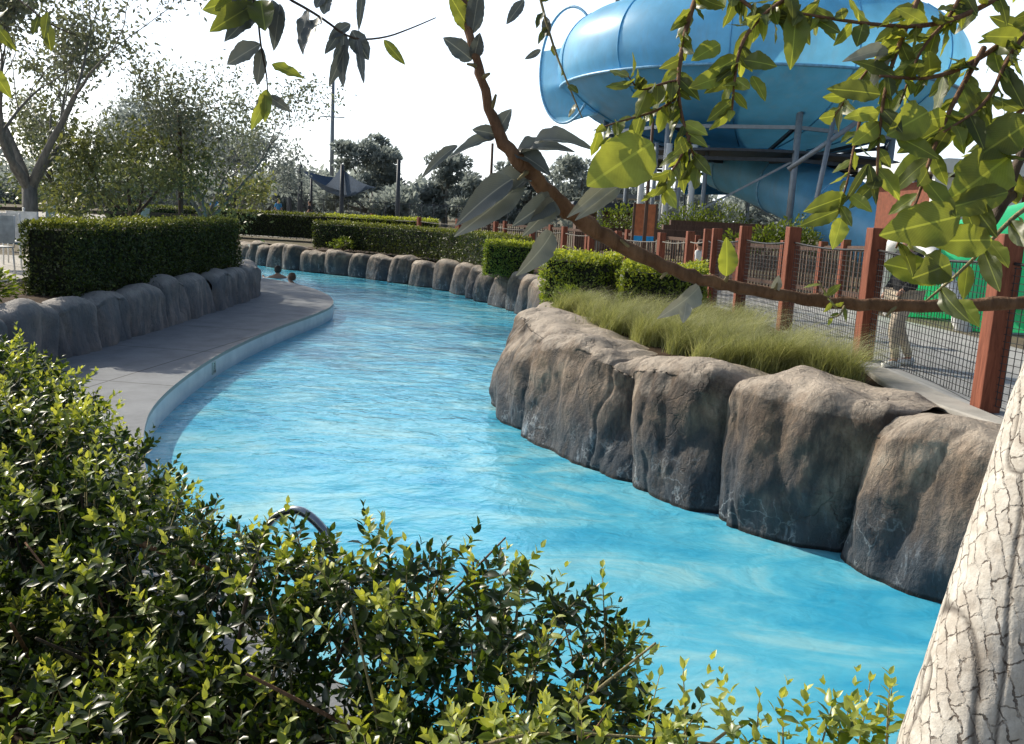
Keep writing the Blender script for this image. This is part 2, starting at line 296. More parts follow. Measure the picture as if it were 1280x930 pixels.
class MB:
    def __init__(s): s.v = []; s.f = []
    def add(s, vs, fs):
        b = len(s.v); s.v += [tuple(float(c) for c in x) for x in vs]; s.f += [tuple(b+i for i in f) for f in fs]; return s
    def box(s, c, size, rz=0, top=1.0, rot=None):
        hx, hy, hz = [q/2 for q in size]; vs = []
        for z, k in ((-hz, 1), (hz, top)):
            for x, y in ((-hx, -hy), (hx, -hy), (hx, hy), (-hx, hy)): vs.append(Vector((x*k, y*k, z)))
        M = rot if rot is not None else Matrix.Rotation(rz, 3, 'Z')
        c = Vector([float(q) for q in c])
        return s.add([M @ q + c for q in vs], [(0, 3, 2, 1), (4, 5, 6, 7), (0, 1, 5, 4), (1, 2, 6, 5), (2, 3, 7, 6), (3, 0, 4, 7)])
    def bar(s, a, b, w, h=None):
        a = Vector([float(q) for q in a]); b = Vector([float(q) for q in b]); d = b-a
        q = d.to_track_quat('Z', 'Y').to_matrix()
        return s.box((a+b)/2, (w, h or w, d.length), rot=q)
    def tube(s, pts, rad, n=8, cap=True):
        pts = [Vector([float(q) for q in p]) for p in pts]
        if not hasattr(rad, '__len__'): rad = [rad]*len(pts)
        vs = []; fs = []; ref = None
        for i, p in enumerate(pts):
            t = (pts[min(i+1, len(pts)-1)]-pts[max(i-1, 0)]).normalized()
            if ref is None: ref = t.orthogonal().normalized()
            ref = (ref - t*ref.dot(t)); ref = ref.normalized() if ref.length > 1e-5 else t.orthogonal().normalized()
            bn = t.cross(ref)
            for j in range(n):
                a = 2*math.pi*j/n; vs.append(p+(ref*math.cos(a)+bn*math.sin(a))*rad[i])
        for i in range(len(pts)-1):
            for j in range(n): fs.append((i*n+j, i*n+(j+1) % n, (i+1)*n+(j+1) % n, (i+1)*n+j))
        if cap: fs.append(tuple(range(n))[::-1]); fs.append(tuple((len(pts)-1)*n+j for j in range(n)))
        return s.add(vs, fs)
    def lathe(s, prof, c=(0, 0, 0), n=24, sy=1.0, a0=0, a1=2*math.pi, tilt=None):
        vs = []; fs = []; full = abs(a1-a0-2*math.pi) < 1e-4; m = n if full else n+1
        for r_, z in prof:
            for j in range(m):
                a = a0+(a1-a0)*j/n; q = Vector((r_*math.cos(a), r_*math.sin(a)*sy, z))
                if tilt: q = tilt @ q
                vs.append(q+Vector([float(x) for x in c]))
        for i in range(len(prof)-1):
            for j in range(n):
                k2 = (j+1) % m; fs.append((i*m+j, i*m+k2, (i+1)*m+k2, (i+1)*m+j))
        return s.add(vs, fs)
    def build(s, name, mat, parent=None, smooth=False, world=True, bevel=0, flat_angle=None):
        me = bpy.data.meshes.new(name); o0 = origin(parent) if (parent is not None and world) else Vector((0, 0, 0))
        me.from_pydata([tuple(Vector(q)-o0) for q in s.v], [], s.f); me.update()
        if smooth: me.polygons.foreach_set('use_smooth', [True]*len(me.polygons))
        me.materials.append(mat); o = link(bpy.data.objects.new(name, me), parent)
        if bevel:
            bm = bmesh.new(); bm.from_mesh(me); es = [e for e in bm.edges if len(e.link_faces) == 2 and e.calc_face_angle(0) > .6]
            bmesh.ops.bevel(bm, geom=es, offset=bevel, segments=2, profile=.5, affect='EDGES'); bm.to_mesh(me); bm.free()
        return o
def copy_tree(o, parent=None):
    c = o.copy(); COL.objects.link(c); c.parent = parent
    for ch in list(o.children): copy_tree(ch, c)
    return c
def sstep(t): t = max(0, min(1, t)); return t*t*(3-2*t)
def gz(x, y):
    r_ = .95-.3*sstep((y-10)/12.0)
    l_ = .86-.22*sstep((y-18)/8.0)
    k_ = sstep((x+3)/3)
    z = l_*(1-k_)+r_*k_
    return z
# leaf builder ---------------------------------------------------------
def frames(D, Nn):
    D = D/np.linalg.norm(D, axis=1, keepdims=True); Sd = np.cross(D, Nn); l = np.linalg.norm(Sd, axis=1, keepdims=True)
    Sd = Sd/np.maximum(l, 1e-6); Nn = np.cross(Sd, D); return D, Sd, Nn
def leaves(name, Pn, D, Nn, L, W, tint, mat, parent=None, rows=4, cols=3, curl=.15, fold=.25):
    n = len(Pn)
    D, Sd, Nn = frames(D, Nn)
    if rows == 2:   # rhomb: 1 quad
        T = [(0, 0), (.45, -1), (1, 0), (.45, 1)]; q = np.array([[0, 1, 2, 3]])
        T = np.array([(a, b) for a, b in T])
    else:
        T = []
        for i in range(rows):
            t = i/(rows-1); wd = max(.06, (math.sin(math.pi*min(1, t**.8)) )**.8) if 0 < i < rows-1 else (.08 if i == 0 else .03)
            for j in range(cols): T.append((t, wd*(2*j/(cols-1)-1)))
        T = np.array(T); q = []
        for i in range(rows-1):
            for j in range(cols-1): a = i*cols+j; q.append((a, a+1, a+cols+1, a+cols))
        q = np.array(q)
    m = len(T); L = np.asarray(L)[:, None]; W = np.asarray(W)[:, None]
    cu = (np.asarray(curl) if np.ndim(curl) else np.full(n, curl))[:, None]
    fo = (np.asarray(fold) if np.ndim(fold) else np.full(n, fold))[:, None]
    t = T[:, 0][None, :]; s = T[:, 1][None, :]
    X = t*L; Y = s*W*.5; Z = -cu*L*t**2 + (fo*W*.5*np.abs(s) if rows <= 5 else fo*W*.55*np.abs(s)**1.7)
    if rows > 5: ph_ = np.arange(n)[:, None]*1.7; Z = Z + .07*W*np.sin(t*15+ph_+2.2*s)*np.abs(s)+.12*W*np.sin(ph_*3+t*2.2)*s*t+.04*W*np.sin(t*27+ph_)*s**2; Y = Y*(1+.035*np.sin(t*46)+.08*np.sin(ph_+t*3)*np.sign(s)); X = X+.04*L*np.sin(ph_*2)*s*t
    V = Pn[:, None, :]+D[:, None, :]*X[..., None]+Sd[:, None, :]*Y[..., None]+Nn[:, None, :]*Z[..., None]
    Q = (q[None]+(np.arange(n)*m)[:, None, None]).reshape(-1, 4)
    uv = np.tile(np.stack([(T[:, 1]*.5+.5), T[:, 0]], 1), (n, 1))
    return quadmesh(name, V.reshape(-1, 3), Q, mat, parent, np.repeat(tint, m), uv if rows > 5 else None)
def unit(n): v = RNG.normal(size=(n, 3)); return v/np.linalg.norm(v, axis=1, keepdims=True)
# ------------------------------------------------------------------ terrain
hole = [(4.2, 1.5), (3.7, 3.5), (3.35, 4.6), (3.05, 5.35), (2.5, 6.05), (2.0, 6.6), (1.5, 7.2), (1.05, 7.9), (.6, 8.9), (.45, 10), (.6, 12), (.75, 15), (.65, 18), (.4, 19.9),
        (-.5, 21.9), (-1.5, 24.2), (-2.6, 25.55), (-3.8, 26.65), (-5.3, 28.0), (-6.7, 28.85), (-8, 29.9), (-9.2, 31.2), (-10.6, 33.2), (-13.5, 35.6), (-20, 37),
        (-20, 27.5), (-12, 23), (-8, 20.3), (-6.2, 18.9), (-5.7, 18.2), (-5.45, 17.5), (-5.5, 12), (-5.5, 9), (-5.6, 6), (-5.8, 1.5)]
def inside(x, y, poly):
    c = False; j = len(poly)-1
    for i in range(len(poly)):
        xi, yi = poly[i]; xj, yj = poly[j]
        if (yi > y) != (yj > y) and x < (xj-xi)*(y-yi)/(yj-yi)+xi: c = not c
        j = i
    return c
pts = [Vector(p) for p in hole]; nh = len(pts); eds = [(i, (i+1) % nh) for i in range(nh)]
for x in list(np.arange(-24, 25, 1.5)):
    for y in list(np.arange(-6, 50, 1.5)): pts.append(Vector((x+.01*math.sin(y), y)))
for x in (-3000, -800, -200, -60, 60, 200, 800, 3000):
    for y in (-300, -30, 60, 100, 200, 800, 3000): pts.append(Vector((x, y)))
vo, _, fo, *_ = delaunay_2d_cdt(pts, eds, [], 0, 1e-4)
fs = [f for f in fo if not inside(sum(vo[i].x for i in f)/3, sum(vo[i].y for i in f)/3, hole)]
mb = MB(); mb.add([(v.x, v.y, gz(v.x, v.y)-.004) for v in vo], fs)
tag(mb.build('ground', G['ground'], smooth=True), kind='structure')
def strip(name, left, right, mat, dz=.004, z=None, n=None, kind='structure'):
    mb = MB(); vs = []; fs = []; m = 5
    for a, b in zip(left, right):
        for j in range(m):
            t = j/(m-1); x = a[0]*(1-t)+b[0]*t; y = a[1]*(1-t)+b[1]*t; vs.append((x, y, (gz(x, y) if z is None else z)+dz))
    for i in range(len(left)-1):
        for j in range(m-1): fs.append((i*m+j, i*m+j+1, (i+1)*m+j+1, (i+1)*m+j))
    o = mb.add(vs, fs).build(name, mat, smooth=True); o['kind'] = kind; return o
def dens(pl, st=1.2):
    out = []
    for a, b in zip(pl[:-1], pl[1:]):
        n = max(1, int(math.dist(a, b)/st))
        for i in range(n): t = i/n; out.append(tuple(a[q]*(1-t)+b[q]*t for q in range(len(a))))
    out.append(pl[-1]); return out
fl = dens([(4.6, -4), (4.3, 1.5), (3.8, 3.6), (3.45, 4.7), (3.15, 5.5), (3.15, 18), (2.9, 21), (1.4, 25.5), (-.5, 29.5), (-3, 34), (-6.5, 40), (-12, 50)])
fr_ = [(p[0]+2.5+.0*i, p[1]+.3) for i, p in enumerate(fl)]
strip('path', fl, fr_, G['path'], .006)
gl_ = dens([(-40, 20), (-14, 9), (-8.3, 7)]); 
strip('patio', dens([(-24, 7.5), (-24, 17.5)]), dens([(-7.2, 7.5), (-7.2, 17.5)]), G['patio'], .006)
strip('patio', dens([(-34, 39.5), (-34, 64)]), dens([(-4, 39.5), (-4, 64)]), G['patio'], .006)
# planter soil on right & left
inner = [(3.0, 5.5), (2.5, 6.15), (2.0, 6.7), (1.5, 7.3), (1.05, 8.0), (.65, 9.0), (.5, 10), (.65, 12), (.8, 15), (.7, 18), (.45, 20), (-.4, 22), (-1.4, 24.3), (-2.5, 25.7), (-3.7, 26.8), (-5.2, 28.2), (-6.6, 29), (-8, 30.1)]
outer = [(3.08, 5.6), (3.05, 6.4), (3.05, 7.2), (3.05, 8), (3.05, 9), (3.05, 10.2), (3.05, 11.2), (3.05, 13), (3.05, 16), (3.0, 19), (2.7, 21), (1.9, 23), (.9, 25.5), (-.3, 28), (-1.5, 30), (-3, 32), (-4.5, 34), (-5, 36)]
strip('planting_bed', inner, outer, G['soil'], .012)
strip('planting_bed_left', dens([(-7.0, 6), (-7.0, 18)]), dens([(-5.45, 6), (-5.45, 17.4)]), G['soil'], .012)
sk_ = MB(); nh_ = len(hole); sk_.add([(x, y, gz(x, y)-.004) for x, y in hole]+[(x, y, -1.15) for x, y in hole], [(i, (i+1) % nh_, nh_+(i+1) % nh_, nh_+i) for i in range(nh_)])
tag(sk_.build('basin_wall', G['kerb']), kind='structure')
# water + floor
mb = MB(); mb.add([(-21, 1, 0), (6, 1, 0), (6, 40, 0), (-21, 40, 0)], [(0, 1, 2, 3)]); tag(mb.build('water', G['water']), kind='structure')
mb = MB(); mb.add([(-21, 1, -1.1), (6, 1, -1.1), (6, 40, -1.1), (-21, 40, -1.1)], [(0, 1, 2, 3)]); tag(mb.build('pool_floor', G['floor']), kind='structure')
# deck with coping edge
def smooth(pl, it=2):
    for _ in range(it):
        o = [pl[0]]
        for a, b in zip(pl[:-1], pl[1:]):
            o += [tuple(a[q]*.75+b[q]*.25 for q in range(len(a))), tuple(a[q]*.25+b[q]*.75 for q in range(len(a)))]
        pl = o+[pl[-1]]
    return pl
edge = smooth([(4.6, .9), (3, 1.6), (1.6, 2.0), (.5, 2.45), (-.35, 3.0), (-1.05, 3.75), (-1.8, 4.7), (-2.4, 5.7), (-2.95, 6.9), (-3.35, 8.1), (-3.62, 10.1), (-3.7, 11.8), (-3.66, 13.7), (-3.5, 15.6), (-3.5, 17.1), (-3.85, 18.6), (-4.6, 20.3), (-5.7, 21.9), (-6.9, 22.8), (-8.5, 23.6), (-12, 26), (-20, 30.5)], 3)
back = [(min(p[0]-.5, 99) if p[1] < 6.5 else p[0]-1, p[1]-.8) for p in edge]
mb = MB(); poly = [(x, y, .25) for x, y in edge]+[(q[0], q[1], .25) for q in [(-20.5, 26), (-12, 22), (-7, 18), (-6, 15), (-6, 5), (-5.9, -3), (4.6, -3)]]
mb.v = poly; mb.f = [tuple(range(len(poly)))]
tag(mb.build('pool_deck', G['deck']), kind='structure')
mb = MB(); n = len(edge); mb.add([(x, y, .249) for x, y in edge]+[(x, y, -1.15) for x, y in edge], [(i, i+1, n+i+1, n+i) for i in range(n-1)])
tag(mb.build('pool_edge_band', G['band'], smooth=True), kind='structure')
# near bank
nb = [(4.6, .55), (3, 1.2), (1.6, 1.6), (.45, 2.02), (-.6, 2.6), (-1.35, 3.3), (-2.1, 4.3), (-2.8, 5.4), (-3.4, 6.1), (-4.6, 6.3), (-5.6, 6.3), (-9, 6.3), (-9, -6), (6, -6), (6, .5)]
mb = MB(); n = len(nb); mb.add([(x, y, .55) for x, y in nb]+[(x, y, .2) for x, y in nb], [tuple(range(n))]+[(i, (i+1) % n, n+(i+1) % n, n+i) for i in range(n)])
tag(mb.build('near_bank', G['soil']), kind='structure')
# ------------------------------------------------------------------ rocks
def boulder(a, b, H, parent, mat, nu=60, nv=70, lean=.22, sk=(0, 0), crev=.2, amp=1., seed=0, back=.55, out=0.0, ztop=0.0, zb=-1.15, pw=3.0, side=1):
    a = np.array(a, float); b = np.array(b, float); d = b-a; Ld = np.linalg.norm(d); t = d/Ld; nrm = np.array([t[1], -t[0]])*side   # outward (to water)
    V = np.zeros((nv, nu, 3)); so_ = Vector((seed*3.7, seed*1.3, seed*5.1)); r9 = random.Random(seed); crs = [(r9.uniform(.15, .85), r9.uniform(-.3, .3), r9.uniform(.012, .03), r9.uniform(.015, .03)) for _ in range(2 if nu > 80 else 1)]
    for i in range(nv):
        s = i/(nv-1)
        for j in range(nu):
            u = j/(nu-1); e = 1-abs(2*u-1)**pw
            Hu = H*(1-.13*(abs(2*u-1)**2.2))+.05*noise.noise(Vector((u*2.3, seed, 0)))*amp
            if s < .68: q = s/.68; z = zb+(Hu-.16-zb)*q; o = -lean*max(0, z)/1.1
            elif s < .84:
                q = (s-.68)/.16; ang = q*math.pi/2; z = Hu-.16+.16*math.sin(ang); o = -lean*(Hu-.16)/1.1-.2*(1-math.cos(ang))
            else:
                q = (s-.84)/.16; z = Hu-.16*q**2; o = -lean*(Hu-.16)/1.1-.2-back*q
            zz = max(0, z)/max(.3, H)
            o += out*math.sin(math.pi*min(1, max(0, zz)))*e
            o -= (1-e)*crev
            ul = u+((sk[0]*(1-u)+sk[1]*u)*zz)/Ld
            ul = ul*1.06-.03
            x, y = a+d*ul+nrm*o
            p = Vector((x, y, z)); q1 = Vector((x, y, z*.8))*1.5+so_
            n_ = noise.fractal(q1, 1.1, 2.1, 3)*.1
            n_ -= max(0, noise.ridged_multi_fractal(Vector((x, y, z*.3))*2.0+so_, 1., 2.1, 3, 1., 2.)-1.5)*.035
            n_ += noise.fractal(Vector((x, y, z*.8))*8+so_, .8, 2.2, 5)*.013
            rf = noise.noise(Vector((x, y, z*.35))*2.2+so_*2); n_ += abs(rf)*.11-.03
            for (cu0, ck, cd, cw_) in crs:
                dx_ = (u-cu0-ck*zz+.05*noise.noise(Vector((z*3, seed, cu0*9))))*Ld
                n_ -= cd*math.exp(-(dx_/cw_)**2)+cd*.5*math.exp(-((dx_+.06)/.1)**2)*(1 if dx_ > -.2 else 0)
            n_ *= amp; nx, ny = nrm*n_; top = s > .72
            V[i, j] = (x+nx*(.4 if top else 1), y+ny*(.4 if top else 1), z+(n_*.7 if top else 0))
    idx = np.arange(nv*nu).reshape(nv, nu); Q = np.stack([idx[:-1, :-1], idx[:-1, 1:], idx[1:, 1:], idx[1:, :-1]], -1).reshape(-1, 4)
    if side < 0: Q = Q[:, ::-1]
    return quadmesh('boulder', V, Q, mat, parent)
rw = empty('rock_wall', (1.2, 7, 0), 'brown faux rock wall of big rounded boulders on the right bank beside the water', 'rock wall')
# outward normal = toward water. direction list from far to near
# t=(b-a): going near (+x,-y): nrm=(t.y,-t.x) -> (-,-)
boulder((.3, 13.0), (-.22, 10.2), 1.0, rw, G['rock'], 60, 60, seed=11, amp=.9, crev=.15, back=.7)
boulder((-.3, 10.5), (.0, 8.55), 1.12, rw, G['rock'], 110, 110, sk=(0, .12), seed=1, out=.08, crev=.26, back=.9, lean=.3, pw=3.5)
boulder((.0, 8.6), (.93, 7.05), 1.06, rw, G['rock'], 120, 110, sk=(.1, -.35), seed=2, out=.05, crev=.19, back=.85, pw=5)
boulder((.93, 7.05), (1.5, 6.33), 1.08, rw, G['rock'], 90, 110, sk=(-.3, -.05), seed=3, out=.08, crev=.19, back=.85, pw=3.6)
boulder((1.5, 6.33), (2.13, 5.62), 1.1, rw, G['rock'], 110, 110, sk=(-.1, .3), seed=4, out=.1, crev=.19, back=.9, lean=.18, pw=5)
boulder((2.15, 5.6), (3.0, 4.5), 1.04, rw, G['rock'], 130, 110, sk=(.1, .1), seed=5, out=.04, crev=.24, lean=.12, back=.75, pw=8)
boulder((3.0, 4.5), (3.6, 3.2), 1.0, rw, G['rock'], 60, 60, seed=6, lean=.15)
# far wall
fw_ = empty('rock_wall', (-3, 25, 0), 'long curved faux rock wall of narrow boulders along the far side of the water', 'rock wall')
fp = smooth([(.35, 13.2), (.45, 16), (.3, 18.2), (.02, 19.46), (-.86, 21.5), (-1.83, 23.9), (-2.84, 25.16), (-3.92, 26.26), (-5.37, 27.61), (-6.81, 28.42), (-8.12, 29.46), (-9.1, 30.6), (-9.9, 31.9), (-11.5, 33.5), (-14, 35.2)], 2)
acc = 0; last = fp[0]; k = 0; rr = random.Random(3); step = 1.0; pl = [fp[0]]
dd = dens(fp, .1)
for p in dd:
    if math.dist(p, pl[-1]) >= step: pl.append(p); step = rr.uniform(.65, 1.15)
for i in range(len(pl)-1):
    a, b = pl[i+1], pl[i]
    h = (.98 if pl[i][1] < 17 else .84 if pl[i][1] < 20 else .74)+rr.uniform(-.04, .1)
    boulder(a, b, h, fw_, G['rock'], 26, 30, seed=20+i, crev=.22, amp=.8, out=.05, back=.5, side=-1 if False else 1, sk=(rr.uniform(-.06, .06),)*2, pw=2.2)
lw = empty('rock_wall', (-5.1, 12, .25), 'shaded grey rock planter wall between the left hedge and the pool deck', 'rock wall')
lp = [(-5.75, 19.3), (-5.2, 18.35), (-5.12, 17.3), (-5.1, 16.2), (-5.1, 15.2), (-5.1, 14.0), (-5.1, 13.1), (-5.1, 11.9), (-5.08, 10.95), (-5.1, 10.0), (-5.05, 9.05), (-5.1, 8.0), (-5.1, 6.9), (-5.2, 5.6)]
for i in range(len(lp)-1):
    # water side is +x: going near (-y): t=(0,-1): nrm=(-1,0)*side -> side=-1
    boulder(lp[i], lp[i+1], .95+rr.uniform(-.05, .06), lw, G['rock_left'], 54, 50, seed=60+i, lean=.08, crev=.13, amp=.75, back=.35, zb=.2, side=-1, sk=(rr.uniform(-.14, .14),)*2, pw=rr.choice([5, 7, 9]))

# ------------------------------------------------------------------ clipped hedges
def hedge(name, label, line, width, zb, zt, nleaf, L=.035, group=None, tintb=0., rnd=.06, cat='hedge', mat='hedge'):
    """box hedge along a polyline (centre line); leaves on its faces"""
    c = line[len(line)//2]; root = empty(name, (c[0], c[1], zb), label, cat, group)
    segs = []
    for a, b in zip(line[:-1], line[1:]): segs.append((np.array(a, float), np.array(b, float)))
    core = MB(); Ps = []; Ns = []; tt = []
    tot = sum(np.linalg.norm(b-a) for a, b in segs)
    hw = width/2
    for si, (a, b) in enumerate(segs):
        d = b-a; Ld = np.linalg.norm(d); t = d/Ld; n = np.array([-t[1], t[0]])
        mid = (a+b)/2
        core.box((mid[0], mid[1], (zb+zt)/2-.03), (Ld-.08 if len(segs) == 1 else Ld, width-.16, zt-zb-.14), rz=math.atan2(t[1], t[0]))
        m = int(nleaf*Ld/tot); H = zt-zb
        ends = []
        areas = [H*Ld, H*Ld, width*Ld, H*width if si == 0 else 0, H*width if si == len(segs)-1 else 0]; pr = np.array(areas)/sum(areas)
        f = RNG.choice(5, m, p=pr); u = RNG.random(m); v = RNG.random(m)
        for fi in range(5):
            q = f == fi; uu = u[q]; vv = v[q]; k_ = len(uu)
            if k_ == 0: continue
            if fi < 2:
                sg = 1 if fi == 0 else -1
                p = a+np.outer(uu*Ld, t)+n*hw*sg; zz = zb+vv*H; nn = np.tile([n[0]*sg, n[1]*sg, 0], (k_, 1))
            elif fi == 2:
                p = a+np.outer(uu*Ld, t)+np.outer((vv-.5)*width, n); zz = np.full(k_, zt); nn = np.tile([0, 0, 1.], (k_, 1))
            else:
                e0, sg = (a, -1) if fi == 3 else (b, 1)
                p = e0+np.outer((uu-.5)*width, n)+t*0; zz = zb+vv*H; nn = np.tile([t[0]*sg, t[1]*sg, 0], (k_, 1))
            p3 = np.column_stack([p, zz])
            # soft wobble + rounded corners
            wob = np.array([noise.noise(Vector(x)*1.7)*rnd + noise.noise(Vector(x)*6)*rnd*.5 for x in p3])
            p3 = p3+nn*(wob-RNG.random(k_)**2*.09+np.where(RNG.random(k_) > .96, .05, 0))[:, None]
            edge_ = np.clip((p3[:, 2]-(zt-.07))/.07, 0, 1)
            if fi != 2: p3 = p3-nn*(edge_*.05)[:, None]
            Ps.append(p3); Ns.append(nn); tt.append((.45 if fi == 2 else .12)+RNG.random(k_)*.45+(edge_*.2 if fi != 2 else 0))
    Ps = np.concatenate(Ps); Ns = np.concatenate(Ns); tt = np.concatenate(tt)+tintb; k_ = len(Ps)
    D = unit(k_)*.8+Ns*.55+np.array([0, 0, .35]); Nn = Ns+unit(k_)*.7
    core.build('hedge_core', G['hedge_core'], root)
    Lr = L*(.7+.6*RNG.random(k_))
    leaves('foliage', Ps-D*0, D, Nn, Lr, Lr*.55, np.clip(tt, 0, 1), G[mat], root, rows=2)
    return root
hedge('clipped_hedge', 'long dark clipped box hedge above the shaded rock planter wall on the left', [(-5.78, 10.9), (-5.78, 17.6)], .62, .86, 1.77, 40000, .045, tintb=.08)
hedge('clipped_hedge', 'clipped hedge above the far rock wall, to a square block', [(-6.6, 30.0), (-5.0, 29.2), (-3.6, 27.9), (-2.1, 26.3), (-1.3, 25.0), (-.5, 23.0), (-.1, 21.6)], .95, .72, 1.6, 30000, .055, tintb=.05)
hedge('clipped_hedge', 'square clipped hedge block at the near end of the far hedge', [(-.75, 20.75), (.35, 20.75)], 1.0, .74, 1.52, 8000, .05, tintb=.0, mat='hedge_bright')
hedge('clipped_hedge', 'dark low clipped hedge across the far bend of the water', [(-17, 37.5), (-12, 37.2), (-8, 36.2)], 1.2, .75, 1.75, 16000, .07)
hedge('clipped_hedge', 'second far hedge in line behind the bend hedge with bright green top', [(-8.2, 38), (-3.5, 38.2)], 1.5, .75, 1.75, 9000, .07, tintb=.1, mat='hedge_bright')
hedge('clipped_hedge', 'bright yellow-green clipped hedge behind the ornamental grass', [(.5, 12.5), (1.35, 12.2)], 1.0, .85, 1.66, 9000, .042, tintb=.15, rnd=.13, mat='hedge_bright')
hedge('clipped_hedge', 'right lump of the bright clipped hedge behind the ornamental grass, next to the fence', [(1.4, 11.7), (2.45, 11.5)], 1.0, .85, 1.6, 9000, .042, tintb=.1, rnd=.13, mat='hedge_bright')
def shrub(name, label, c, r, n, L, mat, group=None, stems=5, cat='shrub', tint=(0, 1), stemmat=None):
    root = empty(name, (c[0], c[1], c[2]), label, cat, group)
    u = unit(n); u[:, 2] = np.abs(u[:, 2]); rad = RNG.random(n)**.35
    lump = np.array([.8+.45*noise.noise(Vector(x)*1.8+Vector(c)) for x in u])
    p = u*rad[:, None]*lump[:, None]*np.array(r)+np.array([0, 0, r[2]*.25])+np.array(c)
    D = u+unit(n)*.6; Nn = unit(n)*.7+np.array([0, 0, .6]); Lr = L*(.6+.7*RNG.random(n))
    leaves('foliage', p, D, Nn, Lr, Lr*.45, np.clip(tint[0]+(tint[1]-tint[0])*(RNG.random(n)*.6+.4*rad*(p[:, 2]-c[2])/(r[2]*1.2)), 0, 1), mat, root, rows=2)
    mb = MB()
    for i in range(stems):
        a = random.uniform(0, 6.28); e = Vector((c[0]+math.cos(a)*r[0]*.6, c[1]+math.sin(a)*r[1]*.6, c[2]+r[2]*.9))
        mb.tube([Vector(c), (Vector(c)+e)/2+Vector((0, 0, .05)), e], [.02, .014, .006], 5)
    mb.build('stem', stemmat or G['bark_dark'], root, True)
    return root
shrub('leafy_shrub', 'small yellow-green shrub beside the patio chairs at the near end of the left hedge', (-5.95, 9.6, .86), (.55, .55, .42), 1500, .07, G['shrub'], stems=8, stemmat=G['twig'])
shrub('leafy_shrub', 'low green shrub under the left edge of the bright clipped hedge', (.75, 11.3, .9), (.4, .5, .35), 1500, .05, G['shrub'])
shrub('leafy_shrub', 'small yellowish plant at the foot of the far hedge beside the rocks', (-5.6, 28.6, .72), (.5, .4, .4), 400, .08, G['shrub'])
shrub('leafy_shrub', 'grey-green plant at the foot of the square hedge block', (1.2, 20.9, .75), (.5, .5, .4), 500, .06, G['tree_grey'])
# ornamental grass
def grass(name, n, area, hmin, hmax, mat):
    Pn = []
    tufts = []
    for x0, y0, r_, s_ in area:
        for _ in range(int(s_)):
            tufts.append((x0+random.gauss(0, r_*.5), y0+random.gauss(0, r_*.5)))
    V = []; T = []; per = n//len(tufts)
    for tx, ty in tufts:
        zb = gz(tx, ty)
        for _ in range(per):
            a = random.uniform(0, 2*math.pi); h = random.uniform(hmin, hmax)*(1.25 if random.random() < .12 else 1); ln = random.uniform(.3, 1.15)*h
            bx = tx+random.gauss(0, .05); by = ty+random.gauss(0, .05); wd = random.uniform(.0014, .0034)
            dx, dy = math.cos(a), math.sin(a); dx += .25; dy -= .3
            sx, sy = -math.sin(a+random.uniform(-.8, .8))*wd, math.cos(a)*wd
            tn = min(1, max(0, random.gauss(.5, .3)))
            for q in (0, .33, .66, 1.0):
                z = zb+h*(q-.32*q*q*q) ; r2 = ln*q**2; k_ = (1-q*.9)
                V.append((bx+dx*r2-sx*k_, by+dy*r2-sy*k_, z)); V.append((bx+dx*r2+sx*k_, by+dy*r2+sy*k_, z)); T += [tn*(.4+.6*q)]*2
    V = np.array(V); nb_ = len(V)//8; q0 = np.array([[0, 1, 3, 2], [2, 3, 5, 4], [4, 5, 7, 6]]); Q = (q0[None]+(np.arange(nb_)*8)[:, None, None]).reshape(-1, 4)
    o = quadmesh(name, V, Q, mat, None, T); return tag(o, 'soft arching ornamental grass growing along the top of the right rock wall', 'grass', kind='stuff')
ga = []
for q_, wd_ in (((.75, 10.9), .3), ((1.0, 10.3), .35), ((1.2, 9.6), .4), ((1.35, 9.0), .4), ((1.5, 8.5), .4), ((1.75, 8.05), .38), ((2.0, 7.65), .35), ((2.25, 7.3), .32), ((2.5, 7.0), .28), ((1.7, 10), .5), ((1.9, 9.2), .5), ((2.2, 8.5), .45), ((2.5, 7.9), .35), ((2.4, 10), .4), ((1.5, 10.8), .5)): ga.append((*q_, wd_, 7))
grass('ornamental_grass', 36000, ga, .14, .52, G['grass'])
